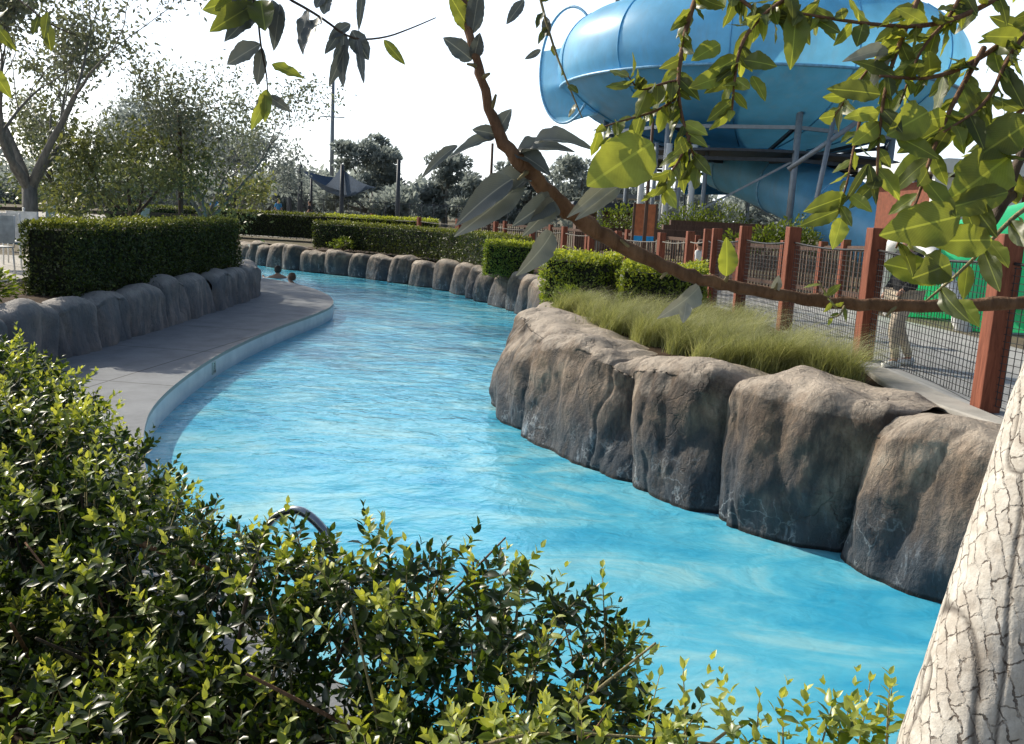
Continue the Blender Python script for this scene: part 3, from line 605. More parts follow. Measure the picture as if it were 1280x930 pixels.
# ------------------------------------------------------------------ post fences
def fence(name, label, posts, H, w_, mesh_to=0, rope=True, rails=0, mat='redwood', cat='fence', palis=False):
    root = empty(name, (posts[0][0], posts[0][1], gz(*posts[0])), label, cat)
    for i, (x, y) in enumerate(posts):
        j = min(i, len(posts)-2); rz = math.atan2(posts[j+1][1]-posts[j][1], posts[j+1][0]-posts[j][0])
        z0 = gz(x, y); h = H*random.uniform(.985, 1.015)
        mb = MB(); mb.box((x, y, z0+h/2-.1), (w_, w_, h+.2), rz); mb.build('post', G[mat], root, bevel=.008)
    for i in range(len(posts)-1):
        a = Vector((*posts[i], gz(*posts[i]))); b = Vector((*posts[i+1], gz(*posts[i+1]))); d = (b-a); dn = d.normalized()
        a2 = a+dn*w_*.55; b2 = b-dn*w_*.55; L_ = (b2-a2).length
        if i < mesh_to:
            mb = MB(); g = .05; r_ = .0022
            n_ = int(L_/g)
            for j in range(n_+1):
                p = a2+dn*(g*j+.01*math.sin(j)); mb.bar(p+Vector((0, 0, .06)), p+Vector((0, 0, 1.02)), r_*2)
            z_ = .06
            while z_ < 1.03:
                m_ = (a2+b2)/2+Vector((0, 0, z_-.006)); mb.bar(a2+Vector((0, 0, z_)), b2+Vector((0, 0, z_)), r_*2); z_ += g
            mb.build('net_panel', G['black'], root)
        if rope:
            mb = MB(); hh = 1.04
            pts_ = [a2.lerp(b2, q/8)+Vector((0, 0, hh-.03*math.sin(math.pi*q/8))) for q in range(9)]
            mb.tube(pts_, .011, 6); mb.build('top_rope', G['black' if i < mesh_to else 'rope'], root, True)
        for q in range(rails):
            mb = MB(); zz = .25+q*(H-.4)/max(1, rails-1)
            mb.bar(a2+Vector((0, 0, zz)), b2+Vector((0, 0, zz)), .035, .09); mb.build('rail', G['wood_dark'], root)
        if palis:
            mb = MB(); j = 0.
            while j < L_:
                p = a2+dn*j; mb.bar(p+Vector((0, 0, .03)), p+Vector((0, 0, H*.86)), .03, .05); j += .17
            mb.build('pickets', G['wood_dark'], root)
    return root
nf = [(3.85, 4.0), (3.33, 6.12), (3.32, 8.36), (3.2, 10.5), (3.12, 12.4), (3.15, 14.3), (3.2, 15.2), (3.3, 17.3), (3.1, 19.5), (2.4, 21.7), (1.9, 23.6), (1.3, 25.8), (.4, 28), (-.8, 30.5), (-2.2, 33), (-4, 35.8), (-6.4, 39)]
fence('post_fence', 'redwood post fence with black wire net and rope along the near side of the path', nf, 1.23, .145, mesh_to=6, rails=0)
ff = [(6.0, 15.0), (5.9, 16.2), (5.9, 17.4), (5.8, 19.6), (5.4, 22), (4.8, 24.2), (4.2, 26.5), (3.5, 29), (2.4, 31.5), (1.2, 34.2), (-.6, 37.2), (-2.8, 40.5)]
fence('post_fence', 'brown picket fence with closely set rails on the far side of the path', ff, 1.2, .14, rails=2, palis=True)
# concrete kerb under near fence
mb = MB(); ko = [(3.22, 7.7), (3.04, 7.6), (2.93, 7.0), (2.9, 6.6), (2.96, 6.1), (3.08, 5.5), (3.2, 4.8), (3.22, 4.6)]; nk_ = len(ko)
mb.add([(x, y, 1.0) for x, y in ko]+[(x, y, .8) for x, y in ko], [tuple(range(nk_))[::-1]]+[(i, (i+1) % nk_, nk_+(i+1) % nk_, nk_+i) for i in range(nk_)])
tag(mb.build('kerb', G['kerb'], bevel=.012), kind='structure')
# rail fence at left
def railfence(label, posts, H):
    root = empty('rail_fence', (posts[0][0], posts[0][1], .86), label, 'fence')
    for x, y in posts:
        g_ = gz(x, y); mb = MB(); mb.box((x, y, g_+H/2), (.26, .26, H), .1, .95); mb.box((x, y, g_+H+.03), (.32, .32, .06)); mb.build('post', G['stonepost'], root)
    for i in range(len(posts)-1):
        for zz in (.55, .85):
            mb = MB(); mb.bar((*posts[i], gz(*posts[i])+zz), (*posts[i+1], gz(*posts[i+1])+zz), .05, .12); mb.build('rail', G['wood_dark'], root)
railfence('low fence of two dark rails between pale stone posts behind the left patio', [(-26, 27), (-20.5, 28.5), (-16.2, 31), (-13.6, 32.6), (-12.0, 34.0)], 1.0)
# ------------------------------------------------------------------ handrail, depth marker
hr = empty('pool_handrail', (-1.0, 3.85, .25), 'curved steel pool handrail showing above the near shrub at the pool edge', 'handrail')
for q in (0, 1):
    o = Vector(PD(412, 672, 3.9))+Vector((.0, .0, 0)); top = Vector(PD(372, 636, 3.95)); l_ = Vector(PD(338, 652, 4.0))
    if q: sh = Vector((-.45, -.35, 0)); o = o+sh; top = top+sh; l_ = l_+sh
    pl_ = [(o.x+.12, o.y+.12, -.5), (o.x+.07, o.y+.04, o.z-.45), (o.x+.03, o.y, o.z-.14), tuple(o), tuple(o.lerp(top, .5)+Vector((0, 0, .022))), tuple(top), tuple(top.lerp(l_, .55)+Vector((0, 0, .014))), tuple(l_), (l_.x-.05, l_.y-.03, l_.z-.12), (l_.x-.06, l_.y-.05, .25)]
    pl_ = smooth(pl_, 2)
    mb = MB(); mb.tube(pl_, .021, 12); mb.build('rail', G['steel'], hr, True)
mb = MB()
mk = P(260, 458, .14); ei = min(range(len(edge)-1), key=lambda i: math.dist(edge[i], (mk[0], mk[1]))); e0, e1 = edge[ei], edge[ei+1]
tdir = Vector((e1[0]-e0[0], e1[1]-e0[1], 0)).normalized(); ndir = Vector((tdir.y, -tdir.x, 0)); mc = Vector((e0[0], e0[1], .125))+ndir*.008
rotm = Matrix((tdir, Vector((0, 0, 1)), ndir)).transposed()
dm = empty('depth_marker', tuple(mc), 'small pale depth marker tile with dark digits set in the white pool edge band', 'depth marker')
mb.box(mc, (.15, .15, .012), rot=rotm); mb.build('tile', plain('marker_tile', (.5, .56, .52), .4), dm)
mb = MB(); seg = {'3': 'abcdg', 'F': 'aefg', 'T': 'at', '2': 'abged', '1': 'bc'}
def digit(ch, ox, oz, w_, h_):
    L_ = {'a': (0, h_/2, w_, 0), 'g': (0, 0, w_, 0), 'd': (0, -h_/2, w_, 0), 'b': (w_/2, h_/4, 0, h_/2), 'c': (w_/2, -h_/4, 0, h_/2), 'f': (-w_/2, h_/4, 0, h_/2), 'e': (-w_/2, -h_/4, 0, h_/2), 't': (0, 0, 0, h_)}
    for q in seg[ch]:
        x, z, sx, sz = L_[q]; mb.box(mc+tdir*(ox+x)+Vector((0, 0, oz+z))+ndir*.0075, (max(sx, .008)+.004*(sx > 0), max(sz, .008)+.004*(sz > 0), .003+.0006*('abcdefgt'.index(q))), rot=rotm)
digit('3', 0, .025, .032, .06); digit('F', -.025, -.042, .02, .032); digit('T', .025, -.042, .022, .032)
mb.build('digits', G['black'], dm)
# ------------------------------------------------------------------ people
def skinmesh(name, pts_, edges_, rad, mat, parent, sub=2):
    me = bpy.data.meshes.new(name); me.from_pydata([tuple(p) for p in pts_], edges_, []); me.update()
    o = bpy.data.objects.new(name, me); COL.objects.link(o)
    m = o.modifiers.new('s', 'SKIN'); m.use_smooth_shade = True
    for i, v_ in enumerate(me.skin_vertices[0].data):
        r_ = rad[i]; v_.radius = r_ if hasattr(r_, '__len__') else (r_, r_); v_.use_root = (i == 0)
    s_ = o.modifiers.new('u', 'SUBSURF'); s_.levels = sub; s_.render_levels = sub
    bpy.context.view_layer.update(); dg = bpy.context.evaluated_depsgraph_get(); m2 = bpy.data.meshes.new_from_object(o.evaluated_get(dg))
    m2.name = name; o.modifiers.clear(); o.data = m2; bpy.data.meshes.remove(me); m2.name = name
    m2.materials.clear(); m2.materials.append(mat); m2.polygons.foreach_set('use_smooth', [True]*len(m2.polygons)); o.parent = parent; return o
def person(label, loc, h, rz=0, shirt='cl_white', legs='cl_beige', hair='hair', walk=.12, arm=(.0, .0), group=None, sit=0, jacket=False, cut=None):
    """joints in units of body height, x right, y forward"""
    root = empty('person', loc, label, 'person', group, rz)
    wk = walk
    J = {'pel': (0, 0, .53), 'wst': (0, 0, .62), 'chs': (0, .005, .74), 'nck': (0, 0, .83), 'nk2': (0, .005, .865), 'hd0': (0, .012, .9), 'hd1': (0, .008, .945), 'hd2': (0, .0, .985),
         'hl': (-.055, 0, .51), 'kl': (-.06, wk*.5+.02, .285), 'al': (-.06, wk*.55-.03, .05), 'tl': (-.065, wk*.55+.05, .018),
         'hr': (.055, 0, .51), 'kr': (.06, -wk*.4+.02, .285), 'ar': (.06, -wk-.02, .055), 'tr': (.065, -wk+.06, .018),
         'sl': (-.115, 0, .805), 'el': (-.145, -.02+arm[0]*.6, .65), 'wl': (-.14, .06+arm[0], .53+arm[0]*.7), 'ml': (-.135, .085+arm[0]*1.2, .485+arm[0]*.9),
         'sr': (.115, 0, .805), 'er': (.145, -.02+arm[1]*.6, .65), 'wr': (.14, .06+arm[1], .53+arm[1]*.7), 'mr': (.135, .085+arm[1]*1.2, .485+arm[1]*.9)}
    rd = {'pel': (.085, .065), 'wst': (.072, .055), 'chs': (.09, .062), 'nck': (.045, .04), 'nk2': (.032, .034), 'hd0': (.04, .05), 'hd1': (.05, .062), 'hd2': (.03, .038),
          'hl': .058, 'kl': .038, 'al': .024, 'tl': (.022, .016), 'hr': .058, 'kr': .038, 'ar': .024, 'tr': (.022, .016),
          'sl': .036, 'el': .027, 'wl': .018, 'ml': (.012, .02), 'sr': .036, 'er': .027, 'wr': .018, 'mr': (.012, .02)}
    E_ = [('pel', 'wst'), ('wst', 'chs'), ('chs', 'nck'), ('nck', 'nk2'), ('nk2', 'hd0'), ('hd0', 'hd1'), ('hd1', 'hd2'), ('pel', 'hl'), ('hl', 'kl'), ('kl', 'al'), ('al', 'tl'), ('pel', 'hr'), ('hr', 'kr'), ('kr', 'ar'), ('ar', 'tr'),
          ('chs', 'sl'), ('sl', 'el'), ('el', 'wl'), ('wl', 'ml'), ('chs', 'sr'), ('sr', 'er'), ('er', 'wr'), ('wr', 'mr')]
    def mk(name, keys, mat, f=1., only=None, z0=0):
        ks = list(keys); es = [(ks.index(a), ks.index(b)) for a, b in E_ if a in ks and b in ks]
        return skinmesh(name, [Vector(J[q])*h for q in ks], es, [tuple(r_*h*f for r_ in (rd[q] if hasattr(rd[q], '__len__') else (rd[q],)*2)) for q in ks], mat, root)
    mk('body', ['pel']+[q for q in J if q != 'pel'], G['skin'])
    mk('trousers', ['pel', 'hl', 'kl', 'al', 'hr', 'kr', 'ar'], G[legs], 1.2)
    mk('shirt', ['chs', 'pel', 'wst', 'nck', 'sl', 'el', 'sr', 'er']+(['wl', 'wr'] if jacket else []), G[shirt], 1.18 if not jacket else 1.35)
    mb = MB(); mb.lathe([(.0, .058), (.03, .052), (.05, .03), (.057, .0), (.054, -.03), (.04, -.055)], (0, -.012*h/h, .958), 14, a0=0)
    mb.v = [(x*h*1.02, (y*1.12-.006)*h, z*h) for x, y, z in mb.v]
    mb.build('hair', G[hair], root, True, world=False)
    mb = MB(); mb.lathe([(0, .02), (.008, .0), (.006, -.01), (0, -.012)], (0, .072, .935), 8); mb.v = [(x*h, y*h, z*h) for x, y, z in mb.v]; mb.build('nose', G['skin'], root, True, world=False)
    mb = MB()
    for sx in (-1, 1):
        mb.lathe([(0, .006), (.006, 0), (0, -.006)], (sx*.02, .066, .95), 8)
    mb.v = [(x*h, y*h, z*h) for x, y, z in mb.v]; mb.build('eyes', G['black'], root, True, world=False)
    for q in ('tl', 'tr'):
        a_ = J['a'+q[1]]; t_ = J[q]; mb = MB(); mb.tube([(a_[0]*h, (a_[1]-.03)*h, .03*h), (a_[0]*h, (a_[1]+.02)*h, .03*h), (t_[0]*h, (t_[1]+.02)*h, .018*h)], [.027*h, .03*h, .02*h], 10); mb.build('shoe', G['cl_white'], root, True, world=False)
    return root
kp = P(1127, 462, .95)
person('child in black jacket and beige trousers walking behind the wire net fence', (kp[0], kp[1]+.15, .955), 1.24, R(100), 'cl_black', 'cl_beige', 'hair', .13, (.05, .0), jacket=True)
person('small dark-haired child in white shirt behind the fence posts', (3.75, 18.6, gz(3.7, 18.6)+.01), 1.08, R(60), 'cl_white', 'cl_blue', 'hair', .08)
person('brown-haired child reaching forward behind the fence posts', (4.15, 18.9, gz(4, 18.9)+.01), 1.28, R(70), 'cl_orange', 'cl_grey', 'hair_brown', .1, (.16, .2))
for px_, py_, D_, h_, sh_, lb in [(348, 262, 62, 1.75, 'cl_blue', 'distant person in bright blue shirt standing beyond the far hedge'), (387, 262, 60, 1.7, 'cl_black', 'distant person in dark clothes standing right of the blue-shirted one'), (268, 262, 55, 1.65, 'cl_blue', 'distant person in light blue standing beside the multi-stemmed tree')]:
    q = PD(px_, py_, D_); person(lb, (q[0], q[1], gz(q[0], q[1])+.01), h_, R(random.uniform(0, 360)), sh_, 'cl_grey', 'hair', .06)
def swimmer(label, loc, rz, hair):
    root = empty('person', loc, label, 'person', 'swimmers in the water', rz)
    skinmesh('body', [(0, 0, -.16), (0, 0, -.05), (0, .01, .04), (0, .025, .1), (0, .01, .19), (0, 0, .25), (-.18, 0, -.06), (-.32, .15, -.12), (-.3, .42, -.03), (.18, 0, -.06), (.34, .12, -.14), (.4, .35, -.08)],
             [(0, 1), (1, 2), (2, 3), (3, 4), (4, 5), (1, 6), (6, 7), (7, 8), (1, 9), (9, 10), (10, 11)], [(.17, .11), (.14, .09), (.055, .055), (.065, .08), (.085, .1), (.05, .06), .07, .05, .035, .07, .05, .035], G['skin'], root)
    mb = MB(); mb.lathe([(0, .11), (.06, .1), (.095, .05), (.105, 0), (.098, -.06), (.07, -.1)], (0, -.025, .185), 14); mb.build('hair', G[hair], root, True, world=False)
q = P(347, 343, .1); swimmer('swimmer farther from the deck tip with arm breaking the water', (q[0], q[1], .07), .6, 'hair')
q = P(364, 351, .1); swimmer('swimmer nearest the sunlit deck tip with only the head up', (q[0], q[1], .03), 1.4, 'hair_brown')
# ------------------------------------------------------------------ blue bowl slide
BX, BY, BG = 10.0, 41.0, .72
bs = empty('bowl_slide', (BX, BY, BG), 'giant blue fibreglass bowl water slide on grey steel legs', 'water slide')
prof = [(1.3, 5.3), (3.6, 5.5), (5.8, 6.1), (7.5, 6.95), (8.42, 7.78)]
mb = MB(); mb.lathe([(r_, z_) for r_, z_ in smooth(prof, 2)], (BX, BY, 0), 72); mb.build('lower_bowl', G['blue_shaded'], bs, True)
prof2 = [(8.44, 7.82), (8.7, 8.5), (8.6, 9.5), (8.1, 10.3), (7.5, 10.7)]
mb = MB(); mb.lathe(smooth(prof2, 2), (BX, BY, 0), 72); mb.build('upper_bowl', G['blue'], bs, True)
mb = MB(); mb.lathe([(8.4, 7.76), (8.56, 7.76), (8.56, 7.84), (8.44, 7.84)], (BX, BY, 0), 72); mb.build('seam_flange', G['blue_seam'], bs, True)
for i in range(12):
    a = 2*math.pi*i/12+.18; mb = MB()
    mb.tube([(BX+r_*1.002*math.cos(a), BY+r_*1.002*math.sin(a), z_) for r_, z_ in smooth(prof2, 2)], .028, 6); mb.build('panel_joint', G['blue'], bs, True)
    mb = MB(); mb.tube([(BX+r_*1.002*math.cos(a), BY+r_*1.002*math.sin(a), z_-.02) for r_, z_ in smooth(prof, 1)[2:]], .028, 6); mb.build('panel_joint', G['blue_shaded'], bs, True)
hc = Vector(PD(709, 82, 39.0)); hoop = []
for i in range(49):
    a = 2*math.pi*i/48; hoop.append(hc+Vector((-.22*math.cos(a)*0-1.15*math.cos(a), 1.3*math.cos(a), 2.45*math.sin(a))))
mb = MB(); mb.tube(hoop, .06, 8, cap=False); mb.build('mouth_hoop', G['blue_seam'], bs, True)
sh = []; shf = []; na = 30
for i in range(na+1):
    a = -math.pi*.62+math.pi*.8*i/na   # lower left part of the hoop
    a = math.pi*(-.62+.72*i/na)
    p0 = hc+Vector((-1.15*math.cos(a), 1.3*math.cos(a), 2.45*math.sin(a))); zz = min(10.2, max(6.6, p0.z))
    rr_ = 8.5 if zz > 7.8 else 8.42-(7.8-zz)*1.1
    th = math.pi*1.06+.14*math.cos(a)*0+.0
    e2 = Vector((BX+(rr_-.1)*math.cos(th), BY+(rr_-.1)*math.sin(th)+1.2*math.cos(a), zz))
    for j in range(6): sh.append(p0.lerp(e2, j/5))
for i in range(na):
    for j in range(5): shf.append((i*6+j, i*6+j+1, i*6+j+7, i*6+j+6))
MB().add(sh, shf).build('mouth_shell', G['blue'], bs, True)
cp = smooth([tuple(PD(*q)) for q in [(905, 200, 40), (945, 215, 38.5), (985, 232, 37), (1035, 255, 35), (1090, 285, 32.5), (1140, 312, 30.5)]], 3)
mb = MB(); mb.tube(cp, [1.3]*len(cp), 28, cap=False); mb.build('chute', G['blue'], bs, True)
for i in range(6, len(cp)-2, 12):
    t = (Vector(cp[i+1])-Vector(cp[i])).normalized(); c_ = Vector(cp[i]); mb = MB(); mb.tube([c_-t*.04, c_+t*.04], 1.34, 28); mb.build('chute_flange', G['blue_seam'], bs)
def beam(a, b, w_=.16, m='galv', nm='beam'): mb = MB(); mb.bar(a, b, w_); mb.build(nm, G[m], bs)
NL = 8
for i in range(NL):
    a = 2*math.pi*i/NL+.05; rl = 6.4; x, y = BX+rl*math.cos(a), BY+rl*math.sin(a)
    mb = MB(); mb.tube([(x, y, BG-.1), (x, y, 6.5)], .13, 14); mb.build('leg', G['galv'], bs, True)
    a2 = a+2*math.pi/NL; x2, y2 = BX+rl*math.cos(a2), BY+rl*math.sin(a2)
    beam((x, y, 5.9), (x2, y2, 5.9), .14); beam((x, y, 4.7), (x2, y2, 4.7), .14, 'darksteel')
    beam((x, y, 4.7), (BX, BY, 4.9), .14, 'darksteel'); beam((x, y, 6.0), (BX+2*math.cos(a), BY+2*math.sin(a), 5.0), .12, 'darksteel')
    if i % 2: beam((x, y, 1.8), (x2, y2, 4.7), .08)
mb = MB(); mb.lathe([(0, 4.9), (6.5, 4.95), (6.5, 5.05), (0, 5.1)], (BX, BY, 0), 40); mb.build('service_deck', G['darksteel'], bs)
for a_, b_ in (((1013, 285, 31), (1042, 150, 31.5)), ((1075, 150, 31), (985, 212, 32))):
    mb = MB(); mb.tube([PD(*a_), PD(*b_)], .09, 10); mb.build('brace', G['galv'], bs, True)
# start tower behind
TX, TY = 6.6, 50.5
tw = empty('slide_tower', (TX, TY, .72), 'grey steel start tower rising behind the blue bowl slide', 'tower')
for dx in (0, 3.6):
    for dy in (0, 3.6):
        mb = MB(); mb.tube([(TX-1.8+dx, TY-1.8+dy, .7), (TX-1.8+dx, TY-1.8+dy, 19)], .16, 10); mb.build('column', G['galv'], tw, True)
for z_ in (3.4, 6.2, 9, 11.4, 12.4, 15, 17.5):
    mb = MB(); mb.box((TX, TY, z_), (4.2, 4.2, .22)); mb.build('landing', G['galv'], tw)
    for q in range(2):
        mb = MB(); mb.bar((TX-2, TY-2, z_+.5+q*.5), (TX+2, TY-2, z_+.5+q*.5), .06); mb.build('guard_rail', G['galv'], tw)
for z_ in (.8, 3.4, 6.2, 9):
    mb = MB(); mb.bar((TX-1.8, TY-1.9, z_), (TX+1.8, TY-1.9, z_+2.7), .25, .12); mb.build('stair_flight', G['galv'], tw)
for i in range(6):
    mb = MB(); mb.tube([(4.75+i*.5, 36+.1*(i % 2), .7), (4.75+i*.5, 36, 5.2)], .09 if i % 2 else .13, 10); o = mb.build('steel_column', G['galv' if i % 2 else 'white'], None, True)
    tag(o, ['thick pale steel column, leftmost behind the orange board', 'thin grey steel column next right of the leftmost one', 'third pale column behind the orange board', 'fourth thin grey column behind the orange board', 'fifth pale column behind the orange board', 'sixth thin grey column, rightmost behind the orange board'][i], 'column', 'steel columns behind the orange board')
# green ribbed flume + kiosk + board
gf = empty('green_flume', (7.0, 12.9, .95), 'green round fibreglass play slide with ribbed white rim behind the fence at right', 'play slide')
GX = 7.0
T_ = Matrix.Rotation(R(90), 3, 'Y') @ Matrix.Identity(3)
mb = MB(); mb.lathe([(1.08, 0), (1.16, .05), (1.2, .4), (1.22, 1.6), (1.2, 3.2)], (5.95, 12.9, 1.0), 40, tilt=Matrix.Rotation(R(72), 3, 'Y')); mb.build('tub', G['green'], gf, True)
mb = MB(); rm = []
Rt = Matrix.Rotation(R(72), 3, 'Y')
for i in range(97):
    a = 2*math.pi*i/96; rm.append(Vector((5.95, 12.9, 1.0))+Rt @ Vector((1.16*math.cos(a), 1.16*math.sin(a), -.02)))
mb.tube(rm, [.1+.022*(i % 2) for i in range(97)], 10, cap=False); mb.build('white_rim', G['white'], gf, True)
for zz in (.9, 1.3):
    mb = MB(); mb.tube([(6.3, 11.62, zz), (9.0, 11.62, zz)], .05, 8); mb.build('grey_band', G['galv'], gf, True)
ks = empty('kiosk', (15, 26, .9), 'white trimmed kiosk with brown-red wall and sash window behind the green slide', 'kiosk')
mb = MB(); mb.box((15.2, 27, 2.2), (7.6, 4, 2.9)); mb.build('wall', G['brown'], ks)
mb = MB(); mb.box((15.2, 27, 4.0), (8.6, 5.2, .34)); mb.build('roof_fascia', G['white'], ks)
mb = MB(); mb.box((15.2, 27, 4.2), (8.0, 4.6, .1), top=.9); mb.build('roof', G['galv'], ks)
mb = MB(); mb.box((12.5, 24.96, 2.3), (2.5, .06, 2.9)); mb.build('pale_panel', G['white'], ks)
wf = MB()
for x_ in (11.9, 12.5):
    mb = MB(); mb.box((x_, 24.9, 2.6), (.52, .06, 1.5)); f_ = mb.build('window', G['white'], ks)
    mb = MB(); mb.box((x_, 24.86, 2.62), (.4, .02, 1.3)); mb.build('pane', G['glassdark'], f_)
for x_ in (11.2, 13.3, 18.8):
    mb = MB(); mb.box((x_, 24.6, 2.4), (.16, .16, 3.0)); mb.build('column', G['white'], ks)
ob = empty('notice_board', (3.9, 25.6, .8), 'orange-brown board with blue lower edge on a post beyond the fence', 'board')
q = PD(806, 275, 24); mb = MB(); mb.box((q[0], q[1], q[2]), (.56, .05, .85)); mb.build('panel', G['orange'], ob)
mb = MB(); mb.box((q[0], q[1], q[2]-.5), (.56, .05, .14)); mb.build('blue_strip', G['canopyblue'], ob)
for s_ in (-.3, .3):
    mb = MB(); mb.bar((q[0]+s_, q[1], .7), (q[0]+s_, q[1], q[2]+.45), .06); mb.build('post', G['wood_dark'], ob)
# blue shade canopy + dark hut + planting beyond
def plainmesh(): return MB()
ca = empty('shade_canopy', (8, 48, .72), 'bright blue fabric canopy on poles seen beneath the bowl slide', 'canopy')
a_, b_, c_, d_ = PD(858, 226, 46), PD(938, 236, 46), PD(935, 244, 43), PD(856, 243, 43)
mb = MB(); mb.add([a_, b_, c_, d_, np.array(a_)+[0, 0, .1]], [(0, 1, 2, 3)]); mb.build('fabric', G['canopyblue'], ca)
for q in (a_, b_, c_, d_):
    mb = MB(); mb.tube([(q[0], q[1], .7), tuple(q)], .05, 8); mb.build('pole', G['galv'], ca, True)
hu = empty('hut', (4.6, 44, .72), 'low dark hut with flat roof behind the far fence', 'hut')
q = PD(752, 262, 44); mb = MB(); mb.box((q[0], q[1], 1.6), (2.6, 2.4, 1.8)); mb.build('wall', G['wood_dark'], hu); mb = MB(); mb.box((q[0], q[1], 2.72), (3.3, 3.2, .42), top=.88); mb.build('roof', G['darksteel'], hu)
for i, (x_, y_, r_) in enumerate([(960, 284, .9), (985, 282, 1.0), (1005, 288, .8), (930, 288, .8), (775, 262, 1.1), (880, 270, 1.0), (905, 265, 1.2), (862, 262, 1.1), (840, 268, .9)]):
    q = PD(x_, y_+12, 25 if i < 4 else 33); shrub('leafy_shrub', ['bright green shrub below the chute, second from left', 'dense green shrub right against the chute foot', 'small dark green shrub under the chute end', 'yellow-green shrub below the chute, leftmost', 'green shrub between the pale columns and hut', 'bushy shrub under the middle of the bowl', 'loose pale shrub under the blue canopy', 'round shrub left of the blue canopy poles', 'low shrub beside the orange-brown board'][i], (q[0], q[1], max(.85, q[2]-.6)), (r_, r_*.8, r_), 700, .12, G['shrub'], stems=3, tint=(0, .8))
# terrace timber steps
for i in range(3):
    q = PD(890+i*6, 292-i*6, 26+i*1.5); mb = MB(); mb.box((q[0], q[1], q[2]-.1), (3.4, .25, .3), .05); tag(mb.build('timber_edging', G['wood_dark']), ['lowest timber terrace edging below the bowl', 'middle timber terrace edging below the bowl', 'highest timber terrace edging below the bowl'][i], 'edging', 'timber terrace edgings')
# ------------------------------------------------------------------ patio chairs, loungers
def chair(loc, rz, label, first=[None]):
    if first[0] is None:
        t = empty('patio_chair', (0, 0, 0), label, 'chair', 'patio chairs by the left hedge')
        for sx in (-.24, .24):
            for sy in (-.22, .22):
                mb = MB(); mb.tube([(sx, sy, 0), (sx*.95, sy*.95, .44)], .013, 8); mb.build('leg', G['white'], t, True, world=False)
            mb = MB(); mb.tube([(sx, -.22, .44), (sx, -.27, .9)], .013, 8); mb.build('back_post', G['white'], t, True, world=False)
            mb = MB(); mb.tube([(sx, -.24, .64), (sx, .2, .64), (sx, .22, .42)], .013, 8); mb.build('armrest', G['white'], t, True, world=False)
        mb = MB(); mb.box((0, 0, .44), (.48, .46, .02)); mb.build('seat', G['cl_white'], t, world=False)
        mb = MB(); mb.box((0, -.25, .7), (.47, .02, .4)); mb.build('backrest', G['cl_white'], t, world=False)
        first[0] = t
    else: t = copy_tree(first[0])
    t.location = loc; t.rotation_euler = (0, 0, rz); t['label'] = label
for i, (px_, py_, D_) in enumerate([(6, 330, 14.5), (27, 328, 15.5), (14, 300, 19), (-12, 345, 13)]):
    q = PD(px_, py_, D_); chair((q[0], q[1], .87), R([30, 200, 120, 60][i]), ['white patio chair turned toward the hedge', 'white patio chair right against the hedge end', 'white patio chair farthest back on the left patio', 'white patio chair half cut off at the left edge'][i])
for i, px_ in enumerate((306, 318, 330, 358, 366, 378, 200, 212)):
    q = PD(px_, 267, 60 if i < 6 else 50); t = empty('sun_lounger', (q[0], q[1], gz(q[0], q[1])+.01), ['distant white lounger, %s' % s for s in ('leftmost of the far row', 'second from left in the far row', 'third from left in the far row', 'just right of the blue-shirted person', 'fifth in the far row', 'rightmost of the far row', 'left one behind the rail fence', 'right one behind the rail fence')][i], 'lounger', 'distant white loungers', R(random.uniform(60, 120)))
    mb = MB(); mb.box((0, 0, .3), (1.3, .6, .06)); mb.bar((.6, 0, .3), (1.05, 0, .75), .6, .05); mb.build('bed', G['white'], t, world=False)
    mb = MB(); mb.box((-.5, 0, .15), (.05, .55, .3)); mb.box((.5, 0, .15), (.05, .55, .3)); mb.build('legs', G['white'], t, world=False)
# ------------------------------------------------------------------ poles
def pole(name, label, px_, top, D_, r_, mat='darksteel', group=None, cross=None, cat='pole', pxt=None):
    b_ = PD(px_, 262, D_); q = Vector((b_[0], b_[1], gz(b_[0], b_[1]))); topz = PD(px_, top, D_)[2]
    t = empty(name, q, label, cat, group); mb = MB(); mb.tube([q-Vector((0, 0, .1)), (q.x, q.y, topz)], [r_, r_*.7], 10); mb.build('shaft', G[mat], t, True)
    mb = MB(); mb.box((q.x, q.y, q.z+.04), (r_*4, r_*4, .08)); mb.build('base', G[mat], t)
    if cross:
        zc = PD(px_, cross, D_)[2]; mb = MB(); mb.box((q.x, q.y, zc), (3.2, .15, .12), .1); mb.build('crossarm', G[mat], t)
    return t
pole('light_pole', 'tall slim pole with a crossarm rising above the far trees', 414, 84, 120, .32, 'galv', cross=148)
pole('brown_pole', 'brown timber pole standing behind the left clipped hedge', 226, 140, 26, .08, 'wood_dark')
pole('net_pole', 'dark sail pole, left of the close pair', 362, 207, 62, .16, 'darksteel', 'sail poles')
pole('net_pole', 'dark sail pole, right of the close pair', 375, 206, 62, .2, 'darksteel', 'sail poles')
pole('net_pole', 'thin dark sail pole behind the dark-clothed person', 389, 222, 64, .12, 'darksteel', 'sail poles')
pole('net_pole', 'dark sail pole under the dark triangular sail', 427, 206, 58, .16, 'darksteel', 'sail poles')
pole('net_pole', 'dark sail pole in front of the big dark tree', 497, 200, 56, .16, 'darksteel', 'sail poles')
pole('lamp_post', 'slim brown post standing among the far fence posts', 612, 180, 29, .06, 'wood_dark', 'slim brown posts')
pole('lamp_post', 'slim brown post right of the round slide columns', 808, 150, 22, .055, 'wood_dark', 'slim brown posts')
pole('lamp_post', 'thin grey post beside the arching branch', 671, 205, 40, .07, 'galv', 'slim brown posts')
